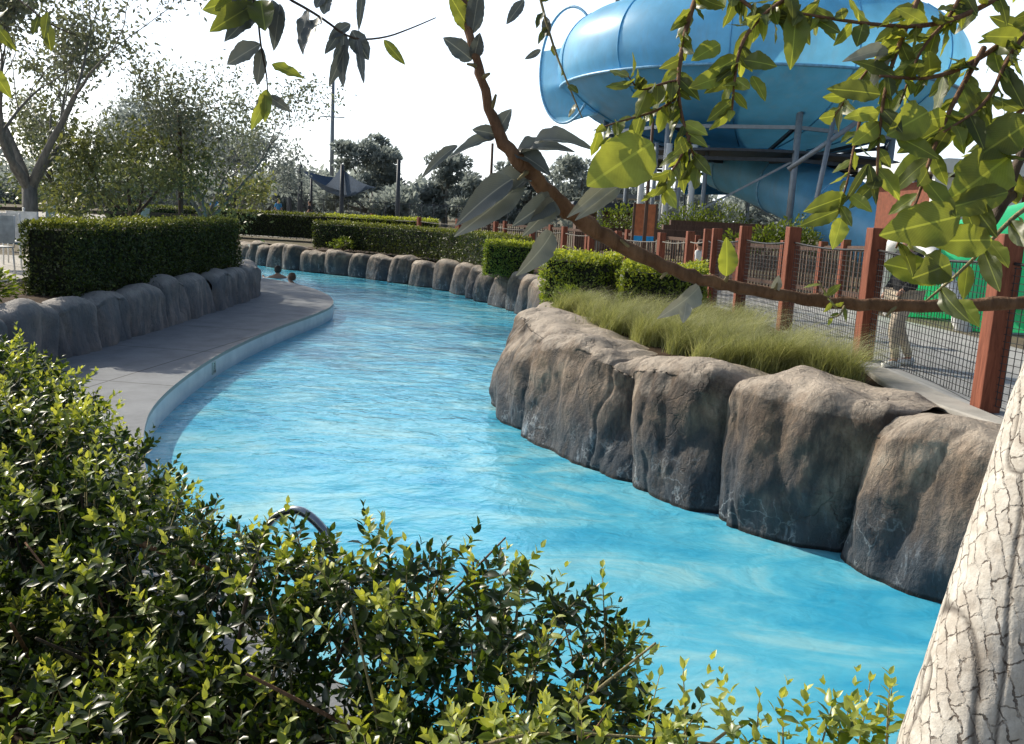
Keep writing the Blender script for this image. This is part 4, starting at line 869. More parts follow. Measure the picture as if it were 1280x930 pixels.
def sail(label, pp):
    t = [PD(*q) for q in pp]; n_ = 8; vs = []; fs_ = []
    A, B_, C_ = [Vector(x) for x in t]
    idx = {}
    for i in range(n_+1):
        for j in range(n_+1-i):
            u_, v_ = i/n_, j/n_; w2 = 1-u_-v_; p = A*w2+B_*u_+C_*v_; p.z -= 6*u_*v_*w2*3.0+.9*(u_*v_+v_*w2+u_*w2)
            idx[i, j] = len(vs); vs.append(p)
    for i in range(n_):
        for j in range(n_-i):
            fs_.append((idx[i, j], idx[i+1, j], idx[i, j+1]))
            if j < n_-i-1: fs_.append((idx[i+1, j], idx[i+1, j+1], idx[i, j+1]))
    o = MB().add(vs, fs_).build('shade_sail', G['sail'], None, True); tag(o, label, 'shade sail')
sail('dark triangular shade sail slung left toward the close pair of poles', [(373, 210, 62), (425, 238, 58), (440, 222, 66)])
sail('dark triangular shade sail rising to the pole before the big dark tree', [(426, 209, 58), (400, 236, 62), (470, 234, 54)])

# ------------------------------------------------------------------ trees
class TreeGen:
    def __init__(s, seed): s.r = random.Random(seed); s.mb = MB(); s.tips = []
    def grow(s, p, d, L_, r_, lev, maxlev, spread=.7, upb=.15, nseg=4, nchild=(2, 4)):
        pts_ = [p]; rs = [r_]; q = p.copy(); dd_ = d.copy()
        for i in range(nseg):
            dd_ = (dd_+Vector((s.r.gauss(0, .13), s.r.gauss(0, .13), s.r.gauss(upb*.4, .1)))).normalized(); q = q+dd_*L_/nseg; pts_.append(q.copy()); rs.append(r_*(1-.42*(i+1)/nseg))
        s.mb.tube(pts_, rs, 8 if lev < 2 else 5 if lev < 3 else 3, cap=False)
        if lev >= maxlev-1:
            for q_ in pts_[1:]: s.tips.append((q_, dd_.copy()))
        if lev >= maxlev: return
        n_ = s.r.randint(*nchild)
        for k_ in range(n_):
            ax = dd_.orthogonal().normalized(); ax.rotate(Matrix.Rotation(s.r.uniform(0, 6.28) if k_ else 0, 3, dd_))
            ang = s.r.uniform(.35, 1.)*spread; nd = dd_.copy(); nd.rotate(Matrix.Rotation(ang, 3, ax)); nd = (nd+Vector((0, 0, upb))).normalized()
            st = pts_[-1] if (k_ < 2 or lev == 0) else pts_[s.r.randint(2, nseg-1)]
            s.grow(st, nd, L_*s.r.uniform(.62, .85), rs[-1]*s.r.uniform(.6, .8), lev+1, maxlev, spread, upb, nseg, nchild)
def tree(label, base, trunk_h, L1, r0, seed, mat, bark_, nleaf, Lf, sig=.25, lev=4, spread=.85, upb=.1, nlimb=4, tint=(0, .7), group=None, drop=.0, keep=1.0, name='tree'):
    root = empty(name, base, label, 'tree', group); g = TreeGen(seed); b = Vector(base)
    t = MB(); top = b+Vector((g.r.uniform(-.1, .1), 0, trunk_h)); t.tube([b-Vector((0, 0, .2)), b+Vector((0, 0, .1)), b.lerp(top, .5), top+Vector((0, 0, .05))], [r0*1.5, r0*1.15, r0, r0*.95], 14); t.build('trunk', G[bark_], root, True)
    for i in range(nlimb):
        a = 2*math.pi*i/nlimb+g.r.uniform(-.4, .4); d = Vector((math.cos(a)*.75, math.sin(a)*.75, g.r.uniform(.7, 1.3))).normalized()
        g.grow(top-Vector((0, 0, .1)), d, L1*g.r.uniform(.8, 1.15), r0*.6, 1, lev, spread, upb)
    g.mb.build('limbs', G[bark_], root, True)
    tp = np.array([list(q) for q, _ in g.tips]); sel = RNG.integers(0, len(tp), nleaf)
    if keep < 1:
        ok = RNG.random(len(tp)) < keep; tp = tp[ok]; sel = RNG.integers(0, len(tp), nleaf)
    Pn = tp[sel]+RNG.normal(size=(nleaf, 3))*sig*np.array([1, 1, .8])-np.array([0, 0, drop]); D = unit(nleaf)+np.array([0, 0, -.4]); Nn = unit(nleaf)
    Lr = Lf*(.6+.8*RNG.random(nleaf)); tn = tint[0]+(tint[1]-tint[0])*RNG.random(nleaf)
    leaves('foliage', Pn, D, Nn, Lr, Lr*.45, np.clip(tn, 0, 1), G[mat], root, rows=2)
    return root
q = PD(38, 285, 23); tree('big open tree with pale forked trunk and sparse grey leaves behind the left hedge', (q[0], q[1], gz(q[0], q[1])), 1.5, 2.5, .19, 5, 'tree_grey', 'bark_grey', 9500, .15, .2, 5, .8, .12, 5, (0, .6), keep=.75)
q = PD(258, 280, 27); tree('slender multi-stemmed tree with sparse grey-green crown behind the end of the left hedge', (q[0], q[1], gz(q[0], q[1])), .9, 1.75, .12, 9, 'tree_grey', 'bark_grey', 6000, .12, .2, 5, .75, .16, 5, (0, .65), keep=.7)
q = PD(165, 280, 25); tree('yellow-green leafy tree between the two grey trees on the left', (q[0], q[1], gz(q[0], q[1])), .8, 1.35, .09, 13, 'tree_yel', 'bark_dark', 5200, .15, .28, 4, .95, .0, 5, (.1, .9), drop=.1)
q = PD(100, 280, 30); tree('low bushy green tree behind the rail fence', (q[0], q[1], gz(q[0], q[1])), .8, 1.5, .1, 17, 'tree_yel', 'bark_dark', 5000, .17, .35, 4, .95, .0, 5, (.0, .6))
q = PD(315, 280, 42); tree('young tree with yellowish leaves near the distant people', (q[0], q[1], gz(q[0], q[1])), .9, .9, .06, 19, 'tree_yel', 'bark_grey', 900, .2, .25, 3, .9, .1, 4, (.4, 1))
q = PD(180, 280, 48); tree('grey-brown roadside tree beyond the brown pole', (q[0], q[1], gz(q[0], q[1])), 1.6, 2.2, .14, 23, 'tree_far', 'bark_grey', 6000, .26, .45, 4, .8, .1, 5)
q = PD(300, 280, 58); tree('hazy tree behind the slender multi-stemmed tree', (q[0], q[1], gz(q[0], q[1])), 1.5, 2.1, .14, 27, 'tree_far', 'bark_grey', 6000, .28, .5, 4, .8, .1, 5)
def fartree(label, px_, ytop, D_, wpx, n, mat='tree_far', Lf=.42, seed=0, tint=(0, .8), wind=0., ybot=250, cat='tree', bk='bark_grey'):
    rr_ = random.Random(seed+100); b = PD(px_, 262, D_); z0 = gz(b[0], b[1]); zt = PD(px_, ytop, D_)[2]; Rw = wpx/F*D_/2
    root = empty('background_tree', (b[0], b[1], z0), label, cat, 'trees along the horizon'); H = zt-z0; cl = []
    for i in range(int(16+H)):
        a = rr_.uniform(0, 6.28); r_ = rr_.random()**.5; hz = rr_.uniform(.18, .95); wr = math.sqrt(max(.05, 1-((hz-.5)/.52)**2))
        cl.append((b[0]+math.cos(a)*r_*Rw*wr, b[1]+math.sin(a)*r_*Rw*wr*.8, z0+H*hz, Rw*rr_.uniform(.18, .34)))
    cl = np.array(cl); sel = RNG.integers(0, len(cl), n); c_ = cl[sel]; u = unit(n); rad = RNG.random(n)**.4
    Pn = c_[:, :3]+u*(rad*c_[:, 3])[:, None]*np.array([1.15, 1, .62]); D = u+unit(n)*.7+np.array([wind, 0, .2]); Nn = unit(n)*.6+u
    Lr = Lf*(.6+.8*RNG.random(n)); tn = tint[0]+(tint[1]-tint[0])*np.clip(.25+.45*u[:, 2]*rad+.4*RNG.random(n), 0, 1)
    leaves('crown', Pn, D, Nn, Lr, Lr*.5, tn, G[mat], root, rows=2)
    mb = MB(); mb.tube([(b[0], b[1], z0-.2), (b[0], b[1], z0+H*.3), (b[0]+.3, b[1], z0+H*.7)], [.35, .28, .1], 8)
    for c_ in cl[:10]: mb.tube([(b[0], b[1], z0+H*.28), (c_[0], c_[1], c_[2])], [.14, .04], 5)
    mb.build('trunk', G[bk], root, True); return root
ft = [('broad dark windswept tree, tallest on the horizon, right of the tall light pole', 462, 166, 92, 96, 7000, .5), ('rounded grey tree right of the tallest windswept tree', 556, 195, 88, 84, 5000, .3),
      ('low spreading tree below the tallest windswept tree', 462, 222, 72, 120, 3600, 0), ('grey tree behind the sail poles', 385, 228, 96, 90, 2600, 0), ('pale tree left of the sail poles', 335, 222, 100, 90, 2600, 0),
      ('tree behind the distant blue-shirted person', 290, 232, 92, 80, 2200, 0), ('grey tree seen through the slender tree', 235, 222, 96, 110, 2800, 0), ('hazy tree behind the brown pole', 175, 228, 100, 100, 2400, 0),
      ('hazy tree behind the yellow-green tree', 115, 225, 95, 110, 2600, 0), ('hazy tree behind the pale forked trunk', 40, 222, 95, 120, 2800, 0), ('hazy tree at the far left edge', -30, 220, 95, 100, 2200, 0),
      ('small dark tree in the dip behind the far fence', 610, 225, 84, 84, 3200, 0), ('tall dark tree behind the arching branch', 660, 192, 86, 84, 3400, .2), ('green-grey tree under the left mouth of the bowl', 722, 196, 82, 96, 3600, .1),
      ('low tree beyond the dark hut', 775, 232, 90, 70, 1800, 0), ('low tree behind the bowl legs', 850, 240, 88, 100, 2200, 0), ('low tree behind the chute top', 950, 246, 90, 110, 2000, 0), ('hazy low tree beyond the kiosk', 1085, 238, 86, 90, 2200, 0), ('hazy tree behind the kiosk roof', 1230, 215, 80, 150, 2600, 0)]
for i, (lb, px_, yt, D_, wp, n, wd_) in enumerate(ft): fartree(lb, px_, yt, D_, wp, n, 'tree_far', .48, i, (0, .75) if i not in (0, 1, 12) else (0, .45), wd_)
# distant woodland belt behind everything
k_ = 24000; xx = RNG.uniform(-150, 130, k_); yy = 125+RNG.random(k_)*25+.04*np.abs(xx); hh = np.array([5.4+2.8*noise.noise(Vector((x*.05, 3, 0)))+1.5*noise.noise(Vector((x*.25, 7, 0))) for x in xx]); zz = .7+RNG.random(k_)**.8*hh
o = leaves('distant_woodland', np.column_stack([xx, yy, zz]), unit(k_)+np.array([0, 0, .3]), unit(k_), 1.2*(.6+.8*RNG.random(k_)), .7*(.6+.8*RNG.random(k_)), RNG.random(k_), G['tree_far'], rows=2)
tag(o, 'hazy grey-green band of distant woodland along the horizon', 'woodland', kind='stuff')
# back fence of slim dark rails in front of the woodland
bf = empty('field_fence', (-18, 66, .85), 'long distant dark wire fence behind the white loungers', 'fence')
for i in range(46):
    x = -36+i*.9; mb = MB(); mb.tube([(x, 66, .8), (x, 66, 2.6)], .03, 5); mb.build('picket', G['darksteel'], bf)
for zz_ in (1.1, 2.5): mb = MB(); mb.bar((-36, 66, zz_), (5, 66, zz_), .05); mb.build('rail', G['darksteel'], bf)
# ------------------------------------------------------------------ foreground glossy shrub
def bush(name, label, ells, nshoot, seed, branches=(), per=10, up_=.35, Lf=.03, matn='bush', freshall=False):
    rg = np.random.default_rng(seed); root = empty(name, (ells[0][0], ells[0][1], .55), label, 'shrub')
    C_ = np.array([e[:3] for e in ells]); Rr = np.array([e[3:6] for e in ells]); vol = np.prod(Rr, 1)**.72; vol /= vol.sum()
    sel = rg.choice(len(ells), nshoot, p=vol); u = rg.normal(size=(nshoot, 3)); u /= np.linalg.norm(u, axis=1, keepdims=True); rad = np.where(rg.random(nshoot) < .75, .78+.27*rg.random(nshoot), rg.random(nshoot)**.5)
    lump = np.array([1+.22*noise.noise(Vector(x)*2.5+Vector(c)) for x, c in zip(u, C_[sel])])
    base = C_[sel]+u*(rad*lump)[:, None]*Rr[sel]
    # exposure: not deep inside another ellipsoid
    q = ((base[:, None, :]-C_[None])/Rr[None]); dd_ = np.linalg.norm(q, axis=2).min(1)
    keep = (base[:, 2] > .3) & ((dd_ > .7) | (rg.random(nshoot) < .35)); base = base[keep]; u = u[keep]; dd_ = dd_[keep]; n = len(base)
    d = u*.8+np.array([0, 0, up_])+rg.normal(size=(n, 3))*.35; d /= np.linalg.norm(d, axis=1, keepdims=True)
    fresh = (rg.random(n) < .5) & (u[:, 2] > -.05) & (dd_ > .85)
    if freshall: fresh[:] = True
    st = MB(); Pn = []; D = []; Nn = []; L = []; T = []
    for i in range(n):
        ln = rg.uniform(.05, .11) if not fresh[i] else rg.uniform(.06, .12); b = base[i]; dv = d[i]; side = np.cross(dv, rg.normal(size=3)); side /= np.linalg.norm(side); bn = np.cross(dv, side)
        if i % 3 == 0: st.tube([b-dv*.1, b, b+dv*ln], [.0028, .0022, .001], 3, cap=False)
        for k2 in range(per):
            t = (k2//2)/(per/2-1); ph = (k2 % 2)*math.pi+(k2//2)*math.pi/2+rg.normal()*.3; o = side*math.cos(ph)+bn*math.sin(ph)
            opn = 1.0-.55*t; Pn.append(b+dv*ln*t); D.append(dv*(.35+.9*t)+o*opn+rg.normal(size=3)*.18); Nn.append(dv*(1.1-t*.3)-o*.35+rg.normal(size=3)*.25)
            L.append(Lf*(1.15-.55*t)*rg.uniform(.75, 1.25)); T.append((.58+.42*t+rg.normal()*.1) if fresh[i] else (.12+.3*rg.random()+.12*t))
    Lr = np.array(L)
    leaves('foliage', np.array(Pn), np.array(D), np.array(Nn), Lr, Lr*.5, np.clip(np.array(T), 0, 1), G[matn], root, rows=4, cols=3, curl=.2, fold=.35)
    st.build('twigs', G['twig_pale'], root, True)
    for pts_, r_, mt in branches:
        mb = MB(); mb.tube(smooth(pts_, 2), [r_*(1-.6*i/(len(smooth(pts_, 2))-1)) for i in range(len(smooth(pts_, 2)))], 8); mb.build('branch', G[mt], root, True)
    return root
rb = random.Random(4)
E1 = [(-3.5, 4.9, .85, .75, .6, .58), (-2.85, 4.25, .87, .65, .6, .56), (-2.3, 3.75, .88, .55, .5, .5), (-1.85, 3.3, .86, .5, .45, .44), (-1.45, 2.95, .79, .45, .38, .4), (-1.05, 2.65, .74, .42, .33, .4), (-.65, 2.42, .79, .38, .3, .4), (-.28, 2.26, .85, .34, .28, .38), (.05, 2.1, .86, .32, .26, .37), (.22, 1.95, .72, .26, .22, .32),
      (-2.4, 3.0, .62, .7, .6, .5), (-1.6, 2.3, .5, .6, .5, .47), (-.9, 1.95, .5, .55, .4, .47), (-.2, 1.8, .58, .45, .27, .42)]
brs = []
for i in range(60):
    e = rb.choice(E1); a = Vector((e[0]+rb.uniform(-.2, .2), e[1]-.1+rb.uniform(-.2, .1), .5)); tip = Vector((e[0]+rb.uniform(-.45, .45), e[1]+rb.uniform(-.5, .3), e[2]+rb.uniform(.1, .4)))
    m_ = a.lerp(tip, .5)+Vector((rb.uniform(-.12, .12), rb.uniform(-.12, .12), rb.uniform(-.05, .1))); brs.append(([tuple(a), tuple(m_), tuple(tip)], rb.uniform(.004, .011), rb.choice(['twig_pale', 'bark_dark', 'twig'])))
brs.append(([tuple(PD(150, 668, 2.9)), tuple(PD(205, 690, 2.85)), tuple(PD(262, 712, 2.8))], .016, 'twig'))
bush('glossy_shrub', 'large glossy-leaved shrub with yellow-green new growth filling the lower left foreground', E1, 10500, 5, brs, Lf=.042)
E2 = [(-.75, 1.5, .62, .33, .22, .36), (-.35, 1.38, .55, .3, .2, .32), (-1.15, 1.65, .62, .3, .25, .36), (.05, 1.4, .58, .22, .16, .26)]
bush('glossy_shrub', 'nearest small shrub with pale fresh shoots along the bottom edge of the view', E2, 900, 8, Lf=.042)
E3 = []
for px_ in (620, 700, 790, 870, 930, 1000, 1060, 1110):
    q = PD(px_, 950, 1.62); E3.append((q[0], q[1], q[2], .09, .07, .07))
bush('glossy_shrub', 'low sprigs of yellow-green leaves left of the foot of the leaning tree trunk', E3, 130, 12, [([tuple(PD(560, 945, 1.62)), tuple(PD(660, 915, 1.62)), tuple(PD(760, 918, 1.62)), tuple(PD(900, 930, 1.62))], .004, 'twig_pale')], up_=1.3, Lf=.034, freshall=True)
# ------------------------------------------------------------------ leaning tree with overhanging branches
tb = PD(1190, 1180, 1.5); tr_ = empty('leaning_tree', (tb[0], tb[1], .55), 'leaning tree with pale plated bark at right edge and broad leaves hanging over the view', 'tree')
cl_ = [PD(1030, 1500, 1.45), PD(1137, 1180, 1.5), PD(1184, 1040, 1.5), PD(1221, 930, 1.5), PD(1292, 720, 1.5), PD(1366, 500, 1.5), PD(1425, 300, 1.5), PD(1480, 60, 1.55), PD(1530, -300, 1.6), PD(1560, -700, 1.7)]
cl_ = smooth([tuple(c) for c in cl_], 3); cl_ = dens(cl_, .0055)
nA = 240; V = []; CR = []; UVt = []; r_tr = .118
for i, c in enumerate(cl_):
    c = Vector(c); t = (Vector(cl_[min(i+1, len(cl_)-1)])-Vector(cl_[max(i-1, 0)])).normalized(); x_ = Vector((0, 1, 0)).cross(t).normalized(); y_ = t.cross(x_)
    for j in range(nA):
        a = 2*math.pi*j/nA; o = x_*math.cos(a)+y_*math.sin(a); s_ = a*r_tr; hgt = i*.0055
        p3 = Vector((s_*7+hgt*1.3, hgt*1.7+.3*noise.noise(Vector((s_*9, hgt*7, 1))), 4)); big = noise.voronoi(p3)[0]; e2 = big[1]-big[0]; dark = .8*max(0, min(1, (.035-e2)/.03))
        rad = r_tr*(1+.03*math.cos(3*a+1))+.0022*noise.noise(Vector((s_*35, hgt*30, 2)))-.004*dark+.004*noise.noise(Vector((s_*8, hgt*6, 9)))
        V.append(c+o*rad); CR.append(dark); UVt.append((s_, hgt))
m_ = len(cl_); idx = np.arange(m_*nA).reshape(m_, nA); Q = np.stack([idx[:-1], np.roll(idx, -1, 1)[:-1], np.roll(idx, -1, 1)[1:], idx[1:]], -1).reshape(-1, 4)
to_ = quadmesh('trunk', [tuple(v) for v in V], Q, G['bark_plate'], tr_, CR, attr='crack')
ua = to_.data.attributes.new('bark_uv', 'FLOAT_VECTOR', 'POINT'); ua.data.foreach_set('vector', np.array([(u_, v_, 0) for u_, v_ in UVt], dtype=np.float32).ravel())
HL = {'canopy': [], 'dry_flare_leaf': []}
def hero(b, t, w=.42, tint=.6, curl=.15, fold=.2, face=(0, 0, 0), mat='canopy'):
    """leaf from base to tip, both (px,py,depth) -> world; faces roughly the camera with a tilt"""
    B_ = PD(*b); T_ = PD(*t); L_ = np.linalg.norm(T_-B_); n_ = -fw+np.array(face); HL[mat].append((B_, T_-B_, n_, L_, L_*w, tint, curl, fold))
LS = .76
def twig(pts_, r0, n=0, Ls=(.045, .065), droop=.35, tint=(.3, .95), mat='twig', parent=tr_, start=.1, spread=1.0, seed=None, leafmat_='canopy'):
    sp = smooth([tuple(PD(*p)) for p in pts_], 2); m = len(sp); mb = MB(); r0 = r0*(.68 if r0 < .01 else .85); mb.tube(sp, [r0*(1-.7*i/(m-1)) for i in range(m)], 8)
    tw_ = mb.build('branch', G[mat], parent, True)
    rg = np.random.default_rng(seed if seed is not None else int(abs(pts_[0][0])*7+abs(pts_[0][1])+n))
    if n:
        n = int(n*1.4) if n > 8 else n
        dd_ = dens(sp, .004); Pn = []; D = []; Nn = []; L = []; T = []
        for i in range(n):
            f = start+(1-start)*(i+rg.random()*.6)/n; j = min(len(dd_)-2, int(f*(len(dd_)-1))); p = np.array(dd_[j]); t = np.array(dd_[j+1])-p; t /= np.linalg.norm(t)+1e-9
            s_ = np.cross(t, rg.normal(size=3)); s_ /= np.linalg.norm(s_)+1e-9
            Pn.append(p); D.append(t*.7+s_*spread+np.array([0, 0, -droop])); Nn.append(-fw*rg.uniform(-.2, 1.)+rg.normal(size=3)*.65+np.array([0, 0, .3])); L.append(LS*rg.uniform(*Ls)*rg.choice([.6, 1, 1, 1.15])); T.append(rg.uniform(tint[0]*.6, tint[1]))
        L = np.array(L); nn = len(L)
        leaves('leaves', np.array(Pn), np.array(D), np.array(Nn), L, L*rg.uniform(.38, .5, nn), np.array(T), G[leafmat_], tw_, rows=12, cols=7, curl=rg.uniform(-.05, .35, nn), fold=rg.uniform(0, .35, nn))
    return tw_
# main arching branch
mbl = [(1480, 340, 1.42, .0115), (1380, 372, 1.35, .0105), (1280, 378, 1.3, .0095), (1180, 383, 1.3, .0092), (1100, 382, 1.28, .0092), (1030, 378, 1.27, .0086), (960, 366, 1.25, .0088), (905, 356, 1.23, .0083), (860, 345, 1.22, .0085), (812, 325, 1.2, .0096), (762, 300, 1.18, .0104), (722, 272, 1.16, .0108), (690, 247, 1.15, .0112), (660, 212, 1.13, .0092), (632, 185, 1.12, .0088), (612, 140, 1.11, .0062), (602, 95, 1.1, .0057), (590, 60, 1.1, .0054), (583, 30, 1.1, .005), (568, -60, 1.1, .0045), (560, -160, 1.12, .004)]
mbp = smooth([(*PD(*p[:3]), p[3]) for p in mbl], 2); nmb = len(mbp)
mb = MB(); mb.tube([(p[0]+.0015*math.sin(i*1.7), p[1], p[2]+.0015*math.sin(i*2.9)) for i, p in enumerate(mbp)], [p[3]*(1.0+.06*math.sin(i*2.3)+(.16 if i % 11 == 0 else 0)) for i, p in enumerate(mbp)], 14); mb.build('arching_branch', G['twig'], tr_, True)
for i, (a_, b_) in enumerate([((660, 214, 1.13), (648, 224, 1.1)), ((722, 272, 1.16), (735, 262, 1.14)), ((790, 316, 1.19), (776, 300, 1.17)), ((905, 356, 1.23), (911, 338, 1.21)), ((612, 140, 1.11), (620, 118, 1.1)), ((598, 85, 1.1), (584, 80, 1.09)), ((602, 98, 1.1), (612, 92, 1.09)), ((965, 367, 1.25), (972, 352, 1.24)), ((1120, 382, 1.28), (1108, 395, 1.27)), ((836, 336, 1.21), (826, 348, 1.2))]):
    mb = MB(); mb.tube([PD(*a_), (PD(*a_)+PD(*b_))/2+np.array([.001, 0, .001]), PD(*b_)], [.004, .0026, .0015], 8); mb.build('side_spur', G['twig_pale'], tr_, True)
# right side boughs
twig([(1500, 250, 1.45), (1340, 215, 1.35), (1262, 235, 1.28), (1240, 280, 1.26)], .022, 0, mat='bark_dark')
twig([(1480, 100, 1.4), (1330, 120, 1.3), (1275, 190, 1.25), (1262, 240, 1.25)], .016, 12, (.05, .07), mat='bark_dark')
twig([(1290, 255, 1.25), (1262, 275, 1.2), (1212, 330, 1.15), (1158, 376, 1.12)], .006, 5, (.06, .08), mat='twig_pale', tint=(.5, .9))
twig([(1420, -60, 1.35), (1280, 30, 1.25), (1225, 75, 1.2), (1165, 100, 1.15), (1100, 95, 1.1)], .008, 30, (.045, .07), seed=3)
twig([(1300, -40, 1.25), (1230, 10, 1.2), (1160, 35, 1.15), (1080, 30, 1.12), (990, 15, 1.1)], .007, 26, (.04, .06), seed=4)
twig([(1160, -30, 1.2), (1130, 40, 1.16), (1108, 100, 1.12), (1098, 170, 1.1), (1096, 235, 1.1)], .006, 22, (.045, .065), tint=(.1, .9), seed=5)
twig([(1230, 60, 1.2), (1190, 130, 1.16), (1165, 190, 1.13), (1145, 255, 1.12), (1120, 310, 1.1)], .006, 15, (.055, .08), tint=(.4, .9), seed=6)
twig([(1300, 120, 1.22), (1250, 160, 1.18), (1215, 220, 1.15), (1205, 270, 1.12)], .006, 11, (.06, .085), tint=(.4, .9), seed=7)
twig([(1300, 20, 1.22), (1260, 70, 1.18), (1235, 130, 1.15), (1180, 165, 1.12)], .006, 22, (.05, .075), seed=8)
twig([(1075, 150, 1.15), (1066, 190, 1.12), (1058, 235, 1.1), (1045, 270, 1.1)], .0035, 8, (.03, .05), tint=(.2, .9), seed=9)
twig([(1010, -20, 1.12), (950, 20, 1.1), (925, 55, 1.08), (918, 100, 1.06), (915, 140, 1.05)], .005, 26, (.035, .055), tint=(.5, 1), seed=10)
twig([(880, -30, 1.12), (858, 30, 1.1), (848, 85, 1.08), (848, 130, 1.07), (862, 180, 1.06), (875, 215, 1.06)], .0055, 30, (.035, .055), tint=(.35, .9), seed=11)
twig([(850, 100, 1.08), (825, 105, 1.07), (800, 115, 1.06), (785, 95, 1.05)], .003, 14, (.035, .05), tint=(.45, .9), seed=12)
twig([(850, 120, 1.08), (820, 140, 1.07), (780, 150, 1.06), (742, 163, 1.05)], .003, 11, (.03, .045), tint=(.5, .9), seed=13)
twig([(862, 170, 1.06), (850, 200, 1.05), (835, 220, 1.05), (828, 240, 1.05)], .003, 11, (.035, .05), tint=(.55, 1), seed=14)
twig([(900, -30, 1.15), (935, 10, 1.13), (985, 30, 1.12), (1040, 20, 1.12)], .005, 20, (.035, .055), tint=(.2, .85), seed=15)
twig([(1210, -30, 1.2), (1190, 20, 1.18), (1150, 60, 1.15), (1125, 130, 1.13)], .005, 14, (.045, .065), tint=(.3, .9), seed=16)
twig([(1045, 385, 1.25), (1035, 372, 1.22), (1024, 352, 1.2)], .003, 6, (.022, .032), tint=(.8, 1), seed=17, mat='twig_pale')
twig([(1055, 383, 1.26), (1050, 395, 1.24), (1035, 398, 1.22)], .003, 3, (.025, .032), tint=(.8, 1), seed=18, mat='twig_pale')
twig([(668, -30, 1.1), (690, 55, 1.1), (712, 110, 1.1), (728, 148, 1.1)], .003, 7, (.02, .032), tint=(.0, .3), seed=19, mat='twig_pale')
twig([(1105, 60, 1.16), (1060, 120, 1.13), (1040, 150, 1.12)], .003, 10, (.045, .06), tint=(.2, .7), seed=29)
# hanging twigs in the top left
twig([(310, -60, 1.0), (345, -10, 1.0), (400, 20, 1.0), (438, 50, 1.0), (480, 48, 1.0), (515, 35, 1.0), (545, 22, 1.0)], .0028, 0, mat='bark_dark')
twig([(300, -60, 1.0), (322, 15, 1.0), (326, 60, 1.0), (335, 100, 1.0), (333, 140, 1.0)], .0025, 0, mat='bark_dark')
twig([(-60, -50, 1.3), (20, -5, 1.25), (60, 30, 1.2), (90, 42, 1.2)], .003, 6, (.03, .045), tint=(0, .3), seed=21, mat='bark_dark')
twig([(-40, -10, 1.1), (-8, 30, 1.05), (0, 60, 1.0)], .003, 5, (.035, .05), tint=(.1, .6), seed=22, mat='bark_dark')
for a in [((325, 55, 1.0), (283, 80, 1.0), .5, .25), ((340, 80, 1.0), (380, 97, 1.0), .42, .8), ((328, 60, 1.0), (322, 107, 1.02), .4, .15), ((333, 112, 1.0), (330, 150, .99), .4, .85), ((333, 125, 1.0), (313, 158, .99), .4, .9), ((335, 120, 1.0), (362, 138, 1.0), .4, .2), ((333, 118, 1.0), (320, 135, 1.), .45, .2),
          ((318, 5, 1.0), (262, 38, .98), .45, .55), ((322, 10, 1.0), (280, 52, 1.0), .45, .0), ((320, 0, 1.0), (295, 40, 1.02), .5, .0), ((326, 0, 1.0), (332, 40, .97), .5, .5), ((340, 0, 1.0), (345, 50, 1.0), .45, .0), ((318, -5, 1.0), (250, 10, 1.0), .45, .6), ((350, 5, 1.0), (342, 60, 1.0), .35, .1),
          ((385, 12, 1.0), (368, 62, 1.0), .5, .0), ((400, 20, 1.0), (378, 60, .98), .5, .05), ((395, 10, 1.0), (410, -20, 1.), .5, .0), ((405, 18, 1.0), (412, -10, 1.0), .6, .1), ((300, -5, 1.0), (268, 15, 1.0), .45, .7), ((305, -8, 1.0), (290, 30, 1.0), .5, .1),
          ((425, 40, 1.0), (406, 68, 1.0), .4, .1), ((430, 42, 1.0), (426, 108, 1.0), .36, .1), ((433, 55, 1.0), (412, 108, 1.0), .3, .1), ((440, 38, 1.0), (460, 75, 1.0), .6, .0), ((445, 45, 1.0), (458, 106, 1.0), .2, .05), ((438, 30, 1.0), (410, 48, 1.), .5, .1), ((480, 50, 1.0), (507, 82, 1.0), .3, .45), ((455, -20, 1.), (447, 35, 1.), .2, .0),
          ((588, 40, 1.1), (563, -8, 1.08), .5, .5), ((590, 42, 1.1), (600, -20, 1.08), .4, .1), ((590, 75, 1.1), (556, 46, 1.08), .55, .05), ((592, 75, 1.1), (600, 40, 1.08), .5, .05), ((590, 15, 1.1), (570, -20, 1.1), .4, .6),
          ((655, 0, 1.1), (633, 30, 1.1), .4, .05), ((676, 62, 1.1), (656, 74, 1.1), .35, .1), ((686, 45, 1.1), (678, 18, 1.1), .5, .1), ((-5, 30, 1.0), (12, 62, 1.0), .45, .4), ((-12, 85, 1.0), (13, 120, 1.0), .45, .75), ((60, 15, 1.1), (55, 48, 1.1), .4, .3)]:
    hero(*a[:2], w=a[2], tint=a[3], mat='dry_flare_leaf' if a[3] < .3 else 'canopy', curl=random.uniform(-.1, .3), fold=random.uniform(.05, .35), face=tuple(random.uniform(-.5, .5) for _ in range(3)))  # low tints take the grey colour that stands for lens flare
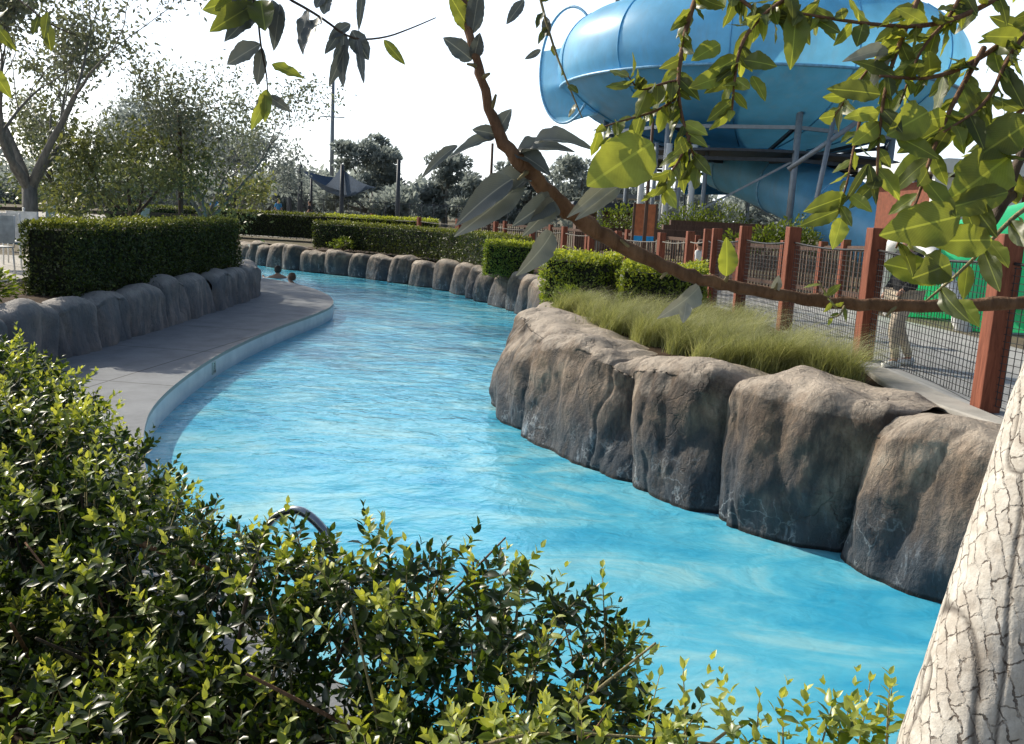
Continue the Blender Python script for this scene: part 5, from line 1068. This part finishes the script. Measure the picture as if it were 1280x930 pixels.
# large single leaves
hero((815, 178, 1.05), (738, 228, 1.0), .62, .95, .08, .12, (.1, 0, .1))
hero((1105, 330, 1.12), (1195, 348, 1.1), .42, .55); hero((1188, 330, 1.12), (1150, 345, 1.08), .6, .4); hero((1235, 300, 1.15), (1262, 330, 1.12), .5, .9); hero((1200, 270, 1.1), (1112, 290, 1.06), .5, .6)
hero((1262, 195, 1.15), (1198, 245, 1.1), .55, .8); hero((1290, 150, 1.15), (1225, 195, 1.12), .5, .6); hero((1260, 240, 1.12), (1175, 262, 1.1), .35, .6); hero((1240, 300, 1.12), (1168, 300, 1.1), .5, .65); hero((1195, 375, 1.28), (1225, 405, 1.25), .6, .95)
hero((1100, 118, 1.1), (1040, 108, 1.08), .4, .3); hero((1098, 140, 1.1), (1060, 145, 1.08), .38, .9); hero((1098, 155, 1.1), (1070, 178, 1.08), .5, .9); hero((1120, 170, 1.1), (1175, 195, 1.08), .45, .5); hero((1160, 140, 1.1), (1115, 165, 1.08), .7, .85)
hero((995, 10, 1.1), (992, 80, 1.08), .4, .65); hero((900, 55, 1.08), (868, 72, 1.06), .5, .8); hero((905, 95, 1.07), (865, 107, 1.05), .45, .85); hero((940, 95, 1.07), (957, 122, 1.05), .4, .6); hero((930, 75, 1.07), (970, 80, 1.05), .6, .4)
hero((1058, 245, 1.1), (1010, 262, 1.08), .4, .45); hero((1062, 243, 1.1), (1090, 262, 1.08), .45, .9); hero((1050, 262, 1.1), (1005, 280, 1.08), .35, .4); hero((1052, 272, 1.1), (1044, 308, 1.08), .5, .95)
hero((1085, 205, 1.1), (1060, 250, 1.08), .18, .1); hero((1086, 205, 1.1), (1098, 252, 1.08), .25, .1)
hero((683, 292, 1.18), (687, 306, 1.17), .9, .95, 0, .1); hero((908, 345, 1.2), (911, 300, 1.18), .55, .8, .3, .4)
# withered, curled leaves on the arching branch
dl = [((645, 192, 1.13), (700, 165, 1.09), .42, .1, .5, 1.1, (0, 0, .9)), ((668, 178, 1.1), (724, 156, 1.07), .4, .25, .7, 1.2, (.2, 0, .8)), ((642, 190, 1.13), (686, 203, 1.09), .42, .0, .3, .8, (0, 0, .9)), ((618, 172, 1.12), (566, 183, 1.09), .26, .2, .3, 1.1, (.1, 0, .6)), ((572, 182, 1.09), (530, 206, 1.07), .22, .1, .6, 1.0, (.2, 0, .4)),
      ((622, 165, 1.12), (636, 139, 1.1), .6, .15, .3, .7, (0, 0, 0)), ((620, 168, 1.12), (594, 161, 1.1), .5, .0, .2, .7, (0, 0, 0)), ((662, 222, 1.14), (612, 232, 1.09), .45, .2, .4, 1.0, (.2, 0, .8)), ((640, 224, 1.1), (584, 256, 1.07), .42, .0, .8, 1.1, (.5, 0, .5)), ((655, 226, 1.12), (592, 282, 1.08), .3, .35, .6, .9, (.6, 0, .2)),
      ((690, 248, 1.14), (662, 268, 1.1), .5, .0, .6, 1.0, (.5, 0, .2)), ((692, 250, 1.14), (674, 285, 1.11), .5, .2, .6, 1.0, (.8, 0, .2)), ((690, 290, 1.16), (668, 334, 1.12), .42, .4, .5, .8, (.6, 0, 0)), ((874, 358, 1.2), (850, 390, 1.16), .4, 1., .6, 1.0, (.5, 0, 0)), ((858, 378, 1.17), (855, 402, 1.16), .5, .9, .2, .6, (0, 0, 0)),
      ((768, 222, 1.1), (722, 262, 1.07), .24, 1., .4, .9, (.5, 0, .3)), ((775, 232, 1.12), (735, 256, 1.08), .3, .7, .5, .8, (.3, 0, .4)), ((968, 365, 1.25), (974, 347, 1.23), .5, .9, .2, .6, (0, 0, 0)), ((1105, 60, 1.14), (1100, 100, 1.1), .25, 1., .3, .8, (.3, 0, .2)), ((1110, 62, 1.14), (1070, 65, 1.1), .25, 1., .3, .8, (.2, 0, .2))]
for d_ in dl: hero(d_[0], d_[1], d_[2]*1.1, d_[3]+.1, d_[4], d_[5]*.6, d_[6], 'dry_flare_leaf')
for mt, ls in HL.items():
    A_ = [np.array([l[i] for l in ls]) for i in range(8)]
    leaves('leaves', A_[0], A_[1], A_[2], A_[3], A_[4], A_[5], G[mt], tr_, rows=20, cols=9, curl=A_[6], fold=A_[7])
